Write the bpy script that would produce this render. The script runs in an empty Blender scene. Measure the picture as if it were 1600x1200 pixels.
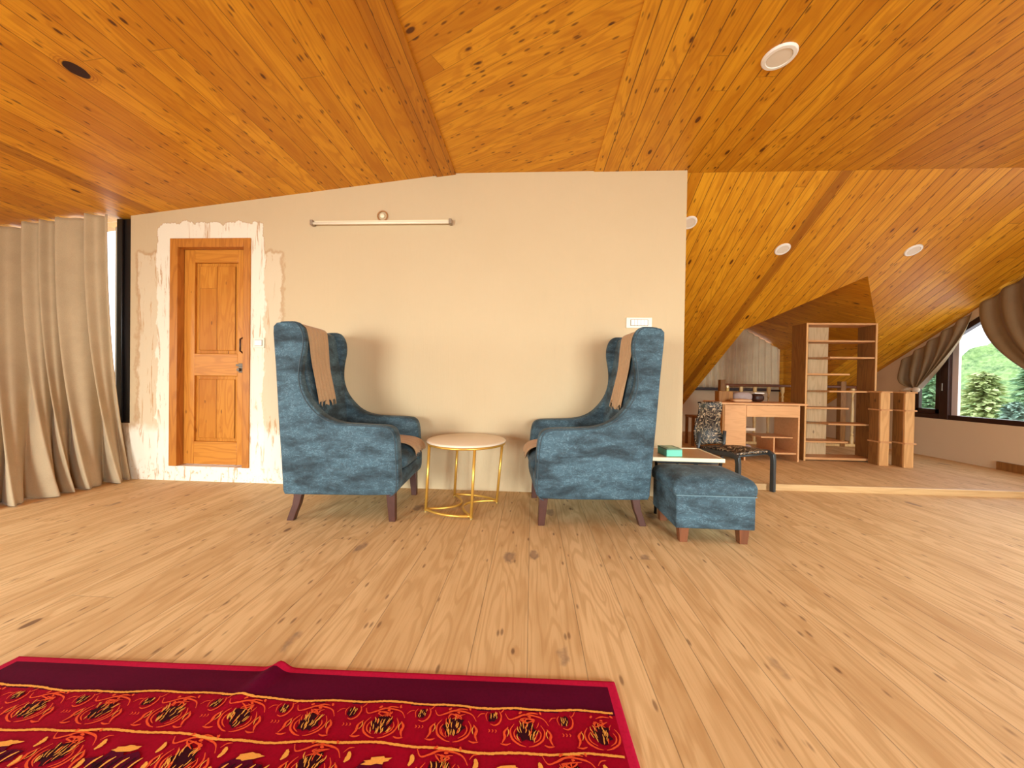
import bpy, bmesh, math, random
from mathutils import Matrix, Vector
random.seed(7)
PI = math.pi
sc = bpy.context.scene
COL = sc.collection

# ------------------------------------------------------------ camera
def make_camera():
    f = 560.0; H = 0.9
    th = math.atan(31 / f); pit = math.atan(5.4 / f); a = 0.016
    f0 = Vector((-math.sin(th), math.cos(th), 0)); r0 = Vector((math.cos(th), math.sin(th), 0)); z = Vector((0, 0, 1))
    fw = f0 * math.cos(pit) - z * math.sin(pit); u0 = z * math.cos(pit) + f0 * math.sin(pit)
    R = r0 * math.cos(a) + u0 * math.sin(a); U = u0 * math.cos(a) - r0 * math.sin(a)
    cam = bpy.data.cameras.new('camera'); cam.lens = f / 1600 * 36; cam.sensor_width = 36
    cam.clip_start = 0.05; cam.clip_end = 300
    o = bpy.data.objects.new('camera', cam); COL.objects.link(o)
    m = Matrix(((R.x, U.x, -fw.x, 0), (R.y, U.y, -fw.y, 0), (R.z, U.z, -fw.z, H), (0, 0, 0, 1)))
    o.matrix_world = m
    sc.camera = o
make_camera()

# ------------------------------------------------------------ light
sc.view_settings.view_transform = 'Standard'
sc.view_settings.look = 'None'
sc.view_settings.gamma = 1
sc.view_settings.use_curve_mapping = False
sc.view_settings.exposure = -0.73
sc.cycles.max_bounces = 10
sc.cycles.diffuse_bounces = 7
sc.cycles.use_denoising = True
W = bpy.data.worlds.new('sky'); sc.world = W; W.use_nodes = True
wb = W.node_tree.nodes['Background']
wb.inputs[0].default_value = (0.86, 0.93, 1.0, 1); wb.inputs[1].default_value = 6.0

def area(name, loc, target, sx, sy, power, col, spread=104):
    l = bpy.data.lights.new(name, 'AREA'); l.shape = 'RECTANGLE'; l.size = sx; l.size_y = sy
    l.energy = power; l.color = col; l.spread = math.radians(spread)
    o = bpy.data.objects.new(name, l); COL.objects.link(o); o.location = loc
    d = Vector(target) - Vector(loc)
    o.rotation_euler = d.to_track_quat('-Z', 'Y').to_euler()
    return o
# daylight through the two big windows in the wall behind the camera
DAY = (0.90, 1.0, 0.98)
area('daylight_window_left', (-3.2, -3.38, 1.0), (-2.4, -0.5, 0.0), 1.5, 1.5, 195, DAY)
area('daylight_window_right', (2.6, -3.38, 1.05), (1.9, -0.5, 0.0), 1.8, 1.6, 225, DAY)
# daylight through the long window of the right wall, then an added left fill
area('daylight_window_gable', (4.80, 1.6, 1.25), (2.0, 1.6, 0.0), 1.8, 1.2, 65, DAY)
area('fill_left_wall', (-4.8, 0.6, 1.2), (-2.0, 0.8, 0.0), 1.8, 1.2, 60, DAY)  # added fill lamp, the left wall has no window

# ------------------------------------------------------------ node helpers
class NT:
    def __init__(s, name):
        s.m = bpy.data.materials.new(name); s.m.use_nodes = True
        s.t = s.m.node_tree; s.b = s.t.nodes['Principled BSDF']
    def n(s, typ, **kw):
        nd = s.t.nodes.new(typ)
        for k, v in kw.items(): setattr(nd, k, v)
        return nd
    def put(s, sock, v):
        if isinstance(v, bpy.types.NodeSocket): s.t.links.new(v, sock)
        elif v is not None:
            if isinstance(v, (tuple, list)) and len(v) == 3 and sock.type == 'RGBA': v = (*v, 1)
            sock.default_value = v
    def M(s, op, a, b=None, c=None, clamp=False):
        nd = s.n('ShaderNodeMath', operation=op, use_clamp=clamp)
        s.put(nd.inputs[0], a)
        if b is not None: s.put(nd.inputs[1], b)
        if c is not None: s.put(nd.inputs[2], c)
        return nd.outputs[0]
    def xyz(s, obj=True):
        tc = s.n('ShaderNodeTexCoord'); sp = s.n('ShaderNodeSeparateXYZ')
        s.t.links.new(tc.outputs['Object' if obj else 'Generated'], sp.inputs[0])
        return sp.outputs[0], sp.outputs[1], sp.outputs[2]
    def V(s, x, y, z):
        nd = s.n('ShaderNodeCombineXYZ')
        for i, v in enumerate((x, y, z)): s.put(nd.inputs[i], v)
        return nd.outputs[0]
    def noise(s, vec, scale=1, detail=3, rough=0.5, dist=0.0):
        nd = s.n('ShaderNodeTexNoise'); s.put(nd.inputs['Vector'], vec)
        nd.inputs['Scale'].default_value = scale; nd.inputs['Detail'].default_value = detail
        nd.inputs['Roughness'].default_value = rough; nd.inputs['Distortion'].default_value = dist
        return nd.outputs['Fac']
    def vor(s, vec, scale=1, rnd=1.0):
        nd = s.n('ShaderNodeTexVoronoi'); s.put(nd.inputs['Vector'], vec)
        nd.inputs['Scale'].default_value = scale; nd.inputs['Randomness'].default_value = rnd
        sp = s.n('ShaderNodeSeparateColor'); s.t.links.new(nd.outputs['Color'], sp.inputs[0])
        return nd.outputs['Distance'], sp.outputs[0], sp.outputs[1]
    def white(s, v):
        nd = s.n('ShaderNodeTexWhiteNoise', noise_dimensions='1D'); s.put(nd.inputs['W'], v)
        return nd.outputs['Value']
    def ss(s, v, a, b, o0=0.0, o1=1.0):
        nd = s.n('ShaderNodeMapRange', interpolation_type='SMOOTHSTEP')
        s.put(nd.inputs[0], v); s.put(nd.inputs[1], a); s.put(nd.inputs[2], b)
        nd.inputs[3].default_value = o0; nd.inputs[4].default_value = o1
        return nd.outputs[0]
    def mix(s, f, a, b, blend='MIX'):
        nd = s.n('ShaderNodeMix', data_type='RGBA', blend_type=blend)
        s.put(nd.inputs[0], f); s.put(nd.inputs[6], a); s.put(nd.inputs[7], b)
        return nd.outputs[2]
    def bump(s, h, strength=0.3, dist=0.01):
        nd = s.n('ShaderNodeBump'); nd.inputs['Strength'].default_value = strength; nd.inputs['Distance'].default_value = dist
        s.put(nd.inputs['Height'], h); s.t.links.new(nd.outputs[0], s.b.inputs['Normal'])
    def fin(s, col, rough=0.5, **kw):
        s.put(s.b.inputs['Base Color'], col); s.put(s.b.inputs['Roughness'], rough)
        for k, v in kw.items(): s.put(s.b.inputs[k.replace('_', ' ')], v)
        return s.m

def lin(r, g, b):
    f = lambda c: (c / 255 / 12.92) if c / 255 <= 0.04045 else ((c / 255 + 0.055) / 1.055) ** 2.4
    return (f(r), f(g), f(b))

def plank_wood(name, light, dark, knot, w=0.11, ang=0.0, groove=0.0016, across=None, along=None, knot_amt=0.5,
               fleck=0.6, vary=0.25, rough=0.38, bands=(), grey=0.0, big_knot=None, split=False, groove_col=0.35, L=8.0, slope=1.0):
    s = NT(name)
    x, y, z = s.xyz()
    ax = {'x': x, 'y': y, 'z': z}
    if across: px, py = ax[across], ax[along]
    elif ang:
        c_, s_ = math.cos(ang), math.sin(ang)
        px = s.M('ADD', s.M('MULTIPLY', x, c_), s.M('MULTIPLY', y, s_))
        py = s.M('SUBTRACT', s.M('MULTIPLY', y, c_), s.M('MULTIPLY', x, s_))
    else: px, py = x, y
    q = s.M('DIVIDE', px, w); idx = s.M('FLOOR', q); fr = s.M('FRACT', q)
    rnd = s.white(idx)
    if split:                                   # some boards are ripped in two narrower ones
        has = s.M('GREATER_THAN', rnd, 0.62)
        half = s.M('GREATER_THAN', fr, 0.52)
        idx = s.M('ADD', idx, s.M('MULTIPLY', s.M('MULTIPLY', has, half), 0.37))
        rnd = s.white(idx)
    # butt joints along the board
    jq = s.M('ADD', s.M('DIVIDE', py, L), s.M('MULTIPLY', rnd, 7.3))
    jfr = s.M('FRACT', jq); jid = s.M('FLOOR', jq)
    rnd2 = s.white(s.M('ADD', s.M('MULTIPLY', idx, 3.17), s.M('MULTIPLY', jid, 1.71)))
    off = s.M('MULTIPLY', rnd2, 40.0)
    d = s.M('ABSOLUTE', s.M('SUBTRACT', fr, 0.5))
    g = s.ss(d, 0.5 - groove / w * 1.6, 0.5 - groove / w * 0.3)
    if split:
        d2 = s.M('ABSOLUTE', s.M('SUBTRACT', fr, 0.52))
        g2 = s.M('MULTIPLY', has, s.ss(d2, groove / w * 0.3, groove / w * 1.3, 1, 0))
        g = s.M('MAXIMUM', g, g2)
    je = s.M('ABSOLUTE', s.M('SUBTRACT', jfr, 0.5))
    g = s.M('MAXIMUM', g, s.M('MULTIPLY', s.ss(je, 0.5 - 0.0022 / L, 0.5 - 0.0006 / L), 0.6))
    # knots
    kv = s.V(s.M('ADD', s.M('DIVIDE', px, 0.075), off), s.M('DIVIDE', py, 0.17), 0.0)
    kd, kr, kg = s.vor(kv, 1.0)
    rad = s.M('MULTIPLY_ADD', s.M('MULTIPLY', kr, kr), 0.15, 0.045)
    on = s.M('GREATER_THAN', kg, 1 - knot_amt)
    kn = s.M('MULTIPLY', on, s.ss(s.M('SUBTRACT', kd, rad), -0.05, 0.03, 1, 0))
    halo = s.M('MULTIPLY', on, s.ss(s.M('SUBTRACT', kd, rad), -0.02, 0.32, 1, 0))
    # grain, bending round the knots
    wv = s.noise(s.V(s.M('ADD', s.M('MULTIPLY', px, 7), off), s.M('MULTIPLY', py, 0.9), 0.0), 1.0, 2, 0.5)
    rings = s.M('SINE', s.M('ADD', s.M('MULTIPLY', wv, 75), s.M('MULTIPLY', halo, 5)))
    rings = s.ss(rings, -0.2, 1.0)
    fine = s.noise(s.V(s.M('ADD', s.M('MULTIPLY', px, 130), off), s.M('MULTIPLY', py, 4), 0.0), 1.0, 3, 0.6)
    blot = s.noise(s.V(s.M('ADD', s.M('MULTIPLY', px, 9), off), s.M('MULTIPLY', py, 1.6), 0.3), 1.0, 3, 0.55)
    fv = s.V(s.M('ADD', s.M('DIVIDE', px, 0.026), off), s.M('DIVIDE', py, 0.085), 0.0)
    fd, fr1, fg1 = s.vor(fv, 1.0)
    flk = s.M('MULTIPLY', s.M('GREATER_THAN', fg1, 1 - fleck * 0.62), s.ss(fd, 0.12, 0.30, 1, 0))
    col = s.mix(s.M('MULTIPLY', rnd2, vary * 2.2, clamp=True), light, dark)
    col = s.mix(s.M('MULTIPLY', rings, 0.42), col, dark)
    col = s.mix(s.ss(blot, 0.42, 0.75, 0, 0.6), col, dark)
    col = s.mix(s.ss(fine, 0.45, 0.8, 0, 0.55), col, dark)
    col = s.mix(s.M('MULTIPLY', halo, 0.35), col, dark)
    col = s.mix(s.M('MULTIPLY', flk, 0.7), col, knot)
    col = s.mix(s.M('MULTIPLY', kn, 0.88), col, knot)
    if grey:
        gv = s.V(s.M('ADD', s.M('DIVIDE', px, 0.28), s.M('MULTIPLY', rnd2, 9)), s.M('DIVIDE', py, 0.62), 0.0)
        gd, gr, gg = s.vor(gv, 1.0)
        wob = s.M('MULTIPLY', s.M('SUBTRACT', s.noise(s.V(s.M('MULTIPLY', px, 30), s.M('MULTIPLY', py, 20), 0.0), 1.0, 3), 0.5), 0.12)
        e = s.M('ADD', s.M('SUBTRACT', gd, s.M('MULTIPLY_ADD', gr, 0.08, 0.05)), wob)
        gm = s.M('MULTIPLY', s.M('GREATER_THAN', gg, 1 - grey), s.ss(e, 0.0, 0.05, 1, 0))
        ringm = s.ss(s.M('SINE', s.M('MULTIPLY', gd, 150)), -0.5, 1)
        gc = s.mix(s.M('MULTIPLY', ringm, 0.5), lin(150, 120, 92), lin(108, 92, 80))
        col = s.mix(s.M('MULTIPLY', gm, 0.8), col, gc)
    for (a, b, amt) in bands:                   # single boards of darker timber
        m1 = s.M('MULTIPLY', s.M('GREATER_THAN', px, a), s.M('LESS_THAN', px, b))
        col = s.mix(s.M('MULTIPLY', m1, amt), col, lin(120, 55, 8))
    if big_knot:
        bx, by, rx, ry = big_knot
        ex = s.M('DIVIDE', s.M('SUBTRACT', px, bx), rx); ey = s.M('DIVIDE', s.M('SUBTRACT', py, by), ry)
        dd = s.M('SQRT', s.M('ADD', s.M('MULTIPLY', ex, ex), s.M('MULTIPLY', ey, ey)))
        dd = s.M('ADD', dd, s.M('MULTIPLY', s.M('SUBTRACT', s.noise(s.V(s.M('MULTIPLY', px, 25), s.M('MULTIPLY', py, 20), 0.0), 1.0, 3), 0.5), 0.35))
        rg = s.ss(s.M('SINE', s.M('MULTIPLY', dd, 22)), -0.3, 1)
        col = s.mix(s.M('MULTIPLY', s.ss(dd, 1.0, 2.3, 1, 0), s.M('MULTIPLY_ADD', rg, 0.45, 0.25)), col, lin(150, 72, 10))
        col = s.mix(s.ss(dd, 0.95, 1.1, 1, 0), col, lin(48, 12, 6))
    col = s.mix(s.M('MULTIPLY', g, 1 - groove_col), col, tuple(c * 0.12 for c in dark))
    s.bump(s.M('ADD', s.M('MULTIPLY', g, -1.0), s.M('MULTIPLY', fine, 0.08)), 0.5, 0.004)
    return s.fin(col, s.M('MULTIPLY_ADD', fine, 0.15, rough), Specular_IOR_Level=0.3)

def wood(name, light, dark, along='z', rough=0.5, knots=0.35, scale=1.0):
    s = NT(name); x, y, z = s.xyz()
    ax = {'x': x, 'y': y, 'z': z}; o = [k for k in 'xyz' if k != along]
    a, b, c = ax[o[0]], ax[o[1]], ax[along]
    wv = s.noise(s.V(s.M('MULTIPLY', a, 8 * scale), s.M('MULTIPLY', b, 8 * scale), s.M('MULTIPLY', c, 1.0 * scale)), 1.0, 2)
    rings = s.ss(s.M('SINE', s.M('MULTIPLY', wv, 60)), -0.2, 1)
    fine = s.noise(s.V(s.M('MULTIPLY', a, 120), s.M('MULTIPLY', b, 120), s.M('MULTIPLY', c, 5)), 1.0, 3, 0.6)
    kd, kr, kg = s.vor(s.V(s.M('DIVIDE', a, 0.09), s.M('DIVIDE', b, 0.09), s.M('DIVIDE', c, 0.17)), 1.0)
    kn = s.M('MULTIPLY', s.M('GREATER_THAN', kg, 1 - knots), s.ss(s.M('SUBTRACT', kd, s.M('MULTIPLY', kr, 0.12)), -0.02, 0.06, 1, 0))
    col = s.mix(s.M('MULTIPLY', rings, 0.4), light, dark)
    col = s.mix(s.ss(fine, 0.45, 0.85, 0, 0.5), col, dark)
    col = s.mix(s.M('MULTIPLY', kn, 0.7), col, tuple(q * 0.3 for q in dark))
    s.bump(fine, 0.15, 0.002)
    return s.fin(col, rough)

def plain(name, col, rough=0.5, metal=0.0, nz=0.0, sc_=30, bump=0.0, **kw):
    s = NT(name); c = col
    if nz or bump:
        x, y, z = s.xyz(); f = s.noise(s.V(x, y, z), sc_, 4)
        c = s.mix(s.ss(f, 0.35, 0.75, 0, nz), col, tuple(q * 0.55 for q in col))
        if bump: s.bump(f, bump, 0.003)
    return s.fin(c, rough, Metallic=metal, **kw)

def fabric(name):
    s = NT(name); x, y, z = s.xyz()
    v = s.V(s.M('MULTIPLY', x, 5), s.M('MULTIPLY', y, 5), s.M('MULTIPLY', z, 13))
    big = s.noise(v, 1.0, 5, 0.62, 0.3)
    v2 = s.V(s.M('MULTIPLY', x, 26), s.M('MULTIPLY', y, 26), s.M('MULTIPLY', z, 40))
    sw = s.noise(v2, 1.0, 3, 0.55, 1.2)
    sq = s.ss(s.M('ABSOLUTE', s.M('SUBTRACT', sw, 0.5)), 0.0, 0.035, 1, 0)
    sw2 = s.noise(s.V(s.M('MULTIPLY', x, 60), s.M('MULTIPLY', y, 60), s.M('MULTIPLY', z, 110)), 1.0, 2, 0.6, 0.8)
    col = s.mix(s.ss(big, 0.30, 0.66), lin(42, 53, 59), lin(74, 98, 110))
    col = s.mix(s.M('MULTIPLY', sq, s.ss(big, 0.4, 0.62, 0.1, 0.6)), col, lin(112, 142, 156))
    col = s.mix(s.ss(sw2, 0.52, 0.75, 0, 0.4), col, lin(40, 52, 60))
    s.bump(sw2, 0.12, 0.002)
    return s.fin(col, 0.72, Sheen_Weight=0.05, Sheen_Roughness=0.4, Specular_IOR_Level=0.2)

def cloth(name, col, weave=260, rough=0.9, sheen=0.2, trans=0.0):
    s = NT(name); x, y, z = s.xyz()
    n1 = s.noise(s.V(x, y, z), 6, 4, 0.6)
    n2 = s.noise(s.V(s.M('MULTIPLY', x, weave), s.M('MULTIPLY', y, weave), s.M('MULTIPLY', z, weave)), 1.0, 2)
    c = s.mix(s.ss(n1, 0.35, 0.7, 0, 0.3), col, tuple(q * 0.72 for q in col))
    c = s.mix(s.ss(n2, 0.4, 0.7, 0, 0.3), c, tuple(q * 0.6 for q in col))
    s.bump(n2, 0.2, 0.001)
    return s.fin(c, rough, Sheen_Weight=sheen, Specular_IOR_Level=0.08 if rough > .8 else 0.4)

# ------------------------------------------------------------ mesh helpers
class MB:
    def __init__(s): s.v = []; s.f = []; s.mi = []; s.cur = 0
    def add(s, vs, fs):
        b = len(s.v); s.v += [tuple(p) for p in vs]
        for f in fs: s.f.append(tuple(b + i for i in f)); s.mi.append(s.cur)
        return s
    def box(s, x0, x1, y0, y1, z0, z1, M=None):
        vs = [Vector((x, y, z)) for z in (z0, z1) for y in (y0, y1) for x in (x0, x1)]
        if M: vs = [M @ p for p in vs]
        return s.add(vs, [(0, 2, 3, 1), (4, 5, 7, 6), (0, 1, 5, 4), (2, 6, 7, 3), (0, 4, 6, 2), (1, 3, 7, 5)])
    def hexa(s, b, t):                          # 4 bottom + 4 top corners
        return s.add(list(b) + list(t), [(3, 2, 1, 0), (4, 5, 6, 7), (0, 1, 5, 4), (1, 2, 6, 5), (2, 3, 7, 6), (3, 0, 4, 7)])
    def prism(s, poly, a, b, ax='y'):           # poly in the other two axes
        def P(p, t): return {'y': (p[0], t, p[1]), 'x': (t, p[0], p[1]), 'z': (p[0], p[1], t)}[ax]
        n = len(poly)
        return s.add([P(p, a) for p in poly] + [P(p, b) for p in poly],
                     [tuple(range(n))[::-1], tuple(range(n, 2 * n))] + [(i, (i + 1) % n, n + (i + 1) % n, n + i) for i in range(n)])
    def tube(s, pts, r, seg=10, closed=False, rr=None, caps=True):
        pts = [Vector(p) for p in pts]; n = len(pts); ring = []
        up = Vector((0, 0, 1)); prev = None
        for i, p in enumerate(pts):
            if closed: t = pts[(i + 1) % n] - pts[i - 1]
            else: t = pts[min(i + 1, n - 1)] - pts[max(i - 1, 0)]
            t.normalize()
            if prev is None:
                a = t.cross(up) if abs(t.z) < 0.95 else t.cross(Vector((1, 0, 0)))
            else: a = prev - t * prev.dot(t)
            a.normalize(); prev = a; b = t.cross(a)
            R = rr[i] if rr else r
            ring.append([p + (a * math.cos(2 * PI * k / seg) + b * math.sin(2 * PI * k / seg)) * R for k in range(seg)])
        vs = [q for g in ring for q in g]; fs = []
        m = n if closed else n - 1
        for i in range(m):
            j = (i + 1) % n
            for k in range(seg):
                k2 = (k + 1) % seg
                fs.append((i * seg + k, i * seg + k2, j * seg + k2, j * seg + k))
        if not closed and caps:
            fs.append(tuple(range(seg))[::-1]); fs.append(tuple((n - 1) * seg + k for k in range(seg)))
        return s.add(vs, fs)
    def lathe(s, prof, c=(0, 0, 0), seg=16, ax=None):
        M = ax if ax else Matrix.Identity(3); vs = []; fs = []; n = len(prof)
        for (r, z) in prof:
            for k in range(seg):
                a = 2 * PI * k / seg
                vs.append(Vector(c) + M @ Vector((r * math.cos(a), r * math.sin(a), z)))
        for i in range(n - 1):
            for k in range(seg):
                k2 = (k + 1) % seg
                fs.append((i * seg + k, i * seg + k2, (i + 1) * seg + k2, (i + 1) * seg + k))
        fs.append(tuple(range(seg))[::-1]); fs.append(tuple((n - 1) * seg + k for k in range(seg)))
        return s.add(vs, fs)
    def grid(s, fn, nu, nv):
        vs = [fn(i / nu, j / nv) for j in range(nv + 1) for i in range(nu + 1)]
        fs = [(j * (nu + 1) + i, j * (nu + 1) + i + 1, (j + 1) * (nu + 1) + i + 1, (j + 1) * (nu + 1) + i) for j in range(nv) for i in range(nu)]
        return s.add(vs, fs)
    def poly(s, pts): return s.add(pts, [tuple(range(len(pts)))])
    def build(s, name, mats, parent=None, bevel=0.0, seg=2, smooth=False, solid=0.0, sub=0, off=0.0):
        me = bpy.data.meshes.new(name); me.from_pydata(s.v, [], s.f)
        if not isinstance(mats, (list, tuple)): mats = [mats]
        for m in mats: me.materials.append(m)
        for p, i in zip(me.polygons, s.mi): p.material_index = i
        bm = bmesh.new(); bm.from_mesh(me); bmesh.ops.recalc_face_normals(bm, faces=bm.faces)
        bm.to_mesh(me); bm.free()
        o = bpy.data.objects.new(name, me); COL.objects.link(o)
        if parent: o.parent = parent
        if solid:
            md = o.modifiers.new('thick', 'SOLIDIFY'); md.thickness = solid; md.offset = off
        if bevel:
            md = o.modifiers.new('bevel', 'BEVEL'); md.width = bevel; md.segments = seg; md.limit_method = 'ANGLE'; md.angle_limit = math.radians(35)
        if sub:
            md = o.modifiers.new('sub', 'SUBSURF'); md.levels = sub; md.render_levels = sub
        if smooth or bevel or sub:
            for p in me.polygons: p.use_smooth = True
            if not (smooth is True or sub):
                try: me.set_sharp_from_angle(angle=math.radians(40))
                except Exception: pass
        return o

def thing(name, label, cat, loc=(0, 0, 0), rz=0.0, group=None):
    o = bpy.data.objects.new(name, None); COL.objects.link(o); o.empty_display_size = 0.1
    o.location = loc; o.rotation_euler = (0, 0, rz); return tag(o, label, cat, group)
def tag(o, label, cat, group=None):
    o['label'] = label; o['category'] = cat
    if group: o['group'] = group
    return o
def struct(o): o['kind'] = 'structure'; return o

# ------------------------------------------------------------ materials
C_L, C_D, C_K = lin(228, 162, 36), lin(182, 110, 12), lin(66, 26, 8)
m_ceil_left = plank_wood('pine_ceiling_left', C_L, C_D, C_K, w=0.115, bands=((-3.31, -3.20, 0.45),), big_knot=(-2.262, 1.655, 0.036, 0.050), knot_amt=0.34)
m_ceil_mid = plank_wood('pine_ceiling_diagonal', C_L, C_D, C_K, w=0.105, ang=math.radians(62), groove=0.0011, knot_amt=0.42, groove_col=0.55)
m_ceil_right = plank_wood('pine_ceiling_right', C_L, C_D, C_K, w=0.108, groove=0.0026, knot_amt=0.42, groove_col=0.2)
m_ceil_slope = plank_wood('pine_ceiling_slope', C_L, C_D, C_K, w=0.095, groove=0.0026, bands=((2.38, 2.46, 0.6),), knot_amt=0.45, groove_col=0.2)
m_ceil_dorm = plank_wood('pine_ceiling_dormer', C_L, C_D, C_K, w=0.09, ang=math.radians(48), groove=0.0012, knot_amt=0.45, groove_col=0.6)
m_ceil_trim = plank_wood('pine_ceiling_trim', lin(206, 138, 30), lin(160, 92, 12), C_K, w=0.075, knot_amt=0.3)
m_floor = plank_wood('pine_floor', lin(222, 188, 138), lin(182, 140, 88), lin(112, 80, 54), w=0.185, groove=0.0014, knot_amt=0.10,
                     fleck=0.30, vary=0.14, rough=0.5, grey=0.34, split=True, groove_col=0.55, L=9.0)
m_step = wood('light_pine_nosing', lin(204, 168, 118), lin(184, 144, 94), 'x', 0.45)

def wall_mat(name, col, peel=False):
    s = NT(name); x, y, z = s.xyz()
    n1 = s.noise(s.V(x, y, z), 1.4, 4, 0.6); n2 = s.noise(s.V(x, y, z), 60, 3)
    c = s.mix(s.ss(n1, 0.35, 0.75, 0, 0.22), col, tuple(q * w for q, w in zip(col, (0.92, 0.88, 0.82))))
    if peel:
        wob = s.M('MULTIPLY', s.M('SUBTRACT', s.noise(s.V(s.M('MULTIPLY', x, 9), 0.0, s.M('MULTIPLY', z, 5)), 1.0, 4, 0.65), 0.5), 0.16)
        def boxm(cx, hx, cz, hz, e=0.012):
            ax_ = s.M('ADD', s.M('ABSOLUTE', s.M('SUBTRACT', x, cx)), wob)
            az_ = s.M('ADD', s.M('ABSOLUTE', s.M('SUBTRACT', z, cz)), wob)
            return s.M('MULTIPLY', s.ss(ax_, hx, hx + e, 1, 0), s.ss(az_, hz, hz + e, 1, 0))
        outer = boxm(-2.74, 0.62, 0.90, 1.02, 0.05)
        inner = boxm(-2.73, 0.47, 0.95, 1.24)
        low = boxm(-2.73, 0.72, 0.0, 0.40, 0.10)
        c = s.mix(s.M('MULTIPLY', outer, 0.30), c, lin(240, 228, 204))
        c = s.mix(s.M('MULTIPLY', inner, 0.9), c, lin(236, 228, 208))
        c = s.mix(s.M('MULTIPLY', low, 0.85), c, lin(242, 235, 218))
        zone = s.M('MAXIMUM', outer, s.M('MAXIMUM', inner, low))
        # trowel scratches and old paint showing through, running mostly upright
        sv = s.V(s.M('MULTIPLY', x, 34), 0.0, s.M('MULTIPLY', z, 3.2))
        scr = s.noise(sv, 1.0, 5, 0.7, 0.6)
        gate = s.noise(s.V(s.M('MULTIPLY', x, 4.5), 0.0, s.M('MULTIPLY', z, 1.6)), 1.0, 3)
        sm = s.M('MULTIPLY', s.ss(scr, 0.55, 0.63), s.ss(gate, 0.40, 0.52))
        c = s.mix(s.M('MULTIPLY', s.M('MULTIPLY', sm, zone), 0.75), c, lin(186, 138, 88))
        flake = s.noise(s.V(s.M('MULTIPLY', x, 26), 0.0, s.M('MULTIPLY', z, 20)), 1.0, 5, 0.7)
        lowz = s.ss(z, 0.06, 0.22, 1, 0)
        c = s.mix(s.M('MULTIPLY', s.M('MULTIPLY', s.ss(flake, 0.56, 0.62), lowz), s.M('MULTIPLY', zone, 0.7)), c, lin(205, 160, 110))
        # ragged rim of the fresh plaster patch
        rim = s.M('MULTIPLY', zone, s.M('SUBTRACT', 1.0, zone))
        c = s.mix(s.M('MULTIPLY', rim, 2.4, clamp=True), c, lin(176, 134, 90))
        s.bump(s.M('ADD', s.M('MULTIPLY', zone, 0.6), s.M('ADD', s.M('MULTIPLY', scr, 0.5), s.M('MULTIPLY', n2, 0.1))), 0.5, 0.006)
    else: s.bump(n2, 0.08, 0.002)
    return s.fin(c, 0.85)
m_wall = wall_mat('painted_plaster_peeling', lin(202, 179, 142), True)
m_wall2 = wall_mat('painted_plaster', lin(222, 198, 164))
m_fab = fabric('blue_grey_upholstery')
m_leg = plain('dark_walnut_leg', lin(78, 44, 36), 0.35, nz=0.4, sc_=20)
m_leg2 = wood('reddish_wood_leg', lin(122, 70, 40), lin(84, 44, 24), 'z', 0.4, knots=0)
m_pipe = plain('dark_piping', lin(52, 68, 76), 0.6)
m_pipe2 = plain('pale_seam_piping', lin(104, 132, 142), 0.6)
m_throw = cloth('tan_throw', lin(188, 154, 116), 200)
m_curt = cloth('beige_linen_curtain', lin(192, 170, 136), 320)
m_curt2 = cloth('brown_satin_curtain', lin(134, 108, 74), 260, 0.6, 0.1)
m_dark = plain('black_window_frame', lin(26, 18, 16), 0.35, nz=0.2)
m_brown = plain('dark_brown_window_frame', lin(52, 26, 18), 0.4, nz=0.3, sc_=12)
m_gold = plain('gold_metal', lin(220, 172, 78), 0.34, 0.6, nz=0.1, sc_=8)
m_marble = plain('cream_table_top', lin(240, 224, 200), 0.25, nz=0.08, sc_=5)
m_white = plain('white_plastic', lin(240, 236, 228), 0.4)
m_white2 = plain('cream_plastic', lin(238, 226, 204), 0.4)
m_grey = plain('grey_switch_line', lin(150, 130, 108), 0.5)
m_lens = plain('frosted_diffuser', lin(226, 214, 196), 0.5)
m_tube = plain('frosted_glass_tube', lin(244, 232, 206), 0.25)
m_chrome = plain('worn_steel', lin(120, 108, 96), 0.3, 0.9, nz=0.4)
m_door = plank_wood('pine_door_panel', lin(206, 138, 50), lin(172, 98, 22), lin(84, 34, 10), w=0.16, across='x', along='z', groove=0.0012, knot_amt=0.35, fleck=0.15, L=5.0, groove_col=0.5)
m_doorrail = wood('pine_door_rail', lin(202, 132, 46), lin(168, 94, 22), 'x', 0.4, 0.3)
m_doorst = wood('pine_door_stile', lin(202, 132, 46), lin(164, 90, 22), 'z', 0.4, 0.4)
m_frame = wood('pine_door_frame', lin(190, 120, 42), lin(148, 80, 20), 'z', 0.45, 0.4)
m_pine = wood('pale_pine', lin(222, 172, 112), lin(188, 132, 74), 'z', 0.5, 0.5)
m_pine_x = wood('pale_pine_shelf', lin(214, 160, 106), lin(178, 122, 70), 'x', 0.5, 0.3)
m_pine_dark = wood('brown_and_shaded_pine', lin(146, 98, 46), lin(108, 66, 26), 'z', 0.5, 0.5)  # brown pine parts; on the post sides it paints in shadow
m_pine_pale = wood('washed_pine_board', lin(206, 176, 134), lin(176, 142, 100), 'z', 0.55, 0.4)
m_desk = wood('beech_laminate', lin(222, 168, 116), lin(204, 148, 96), 'x', 0.4, 0.0)
m_desk_side = wood('darker_laminate_side', lin(176, 124, 60), lin(150, 98, 42), 'z', 0.4, 0.0)
m_rail = wood('brown_handrail', lin(112, 60, 26), lin(84, 42, 18), 'x', 0.4, 0.1)
m_bal = wood('light_turned_wood', lin(228, 192, 132), lin(204, 160, 98), 'z', 0.4, 0.1)
m_teal = plain('turquoise_box', lin(112, 206, 178), 0.5)
m_teal2 = plain('grey_green_box_lid', lin(112, 142, 118), 0.5, nz=0.3)
m_black = plain('black_plastic', lin(24, 20, 20), 0.4)
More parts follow.
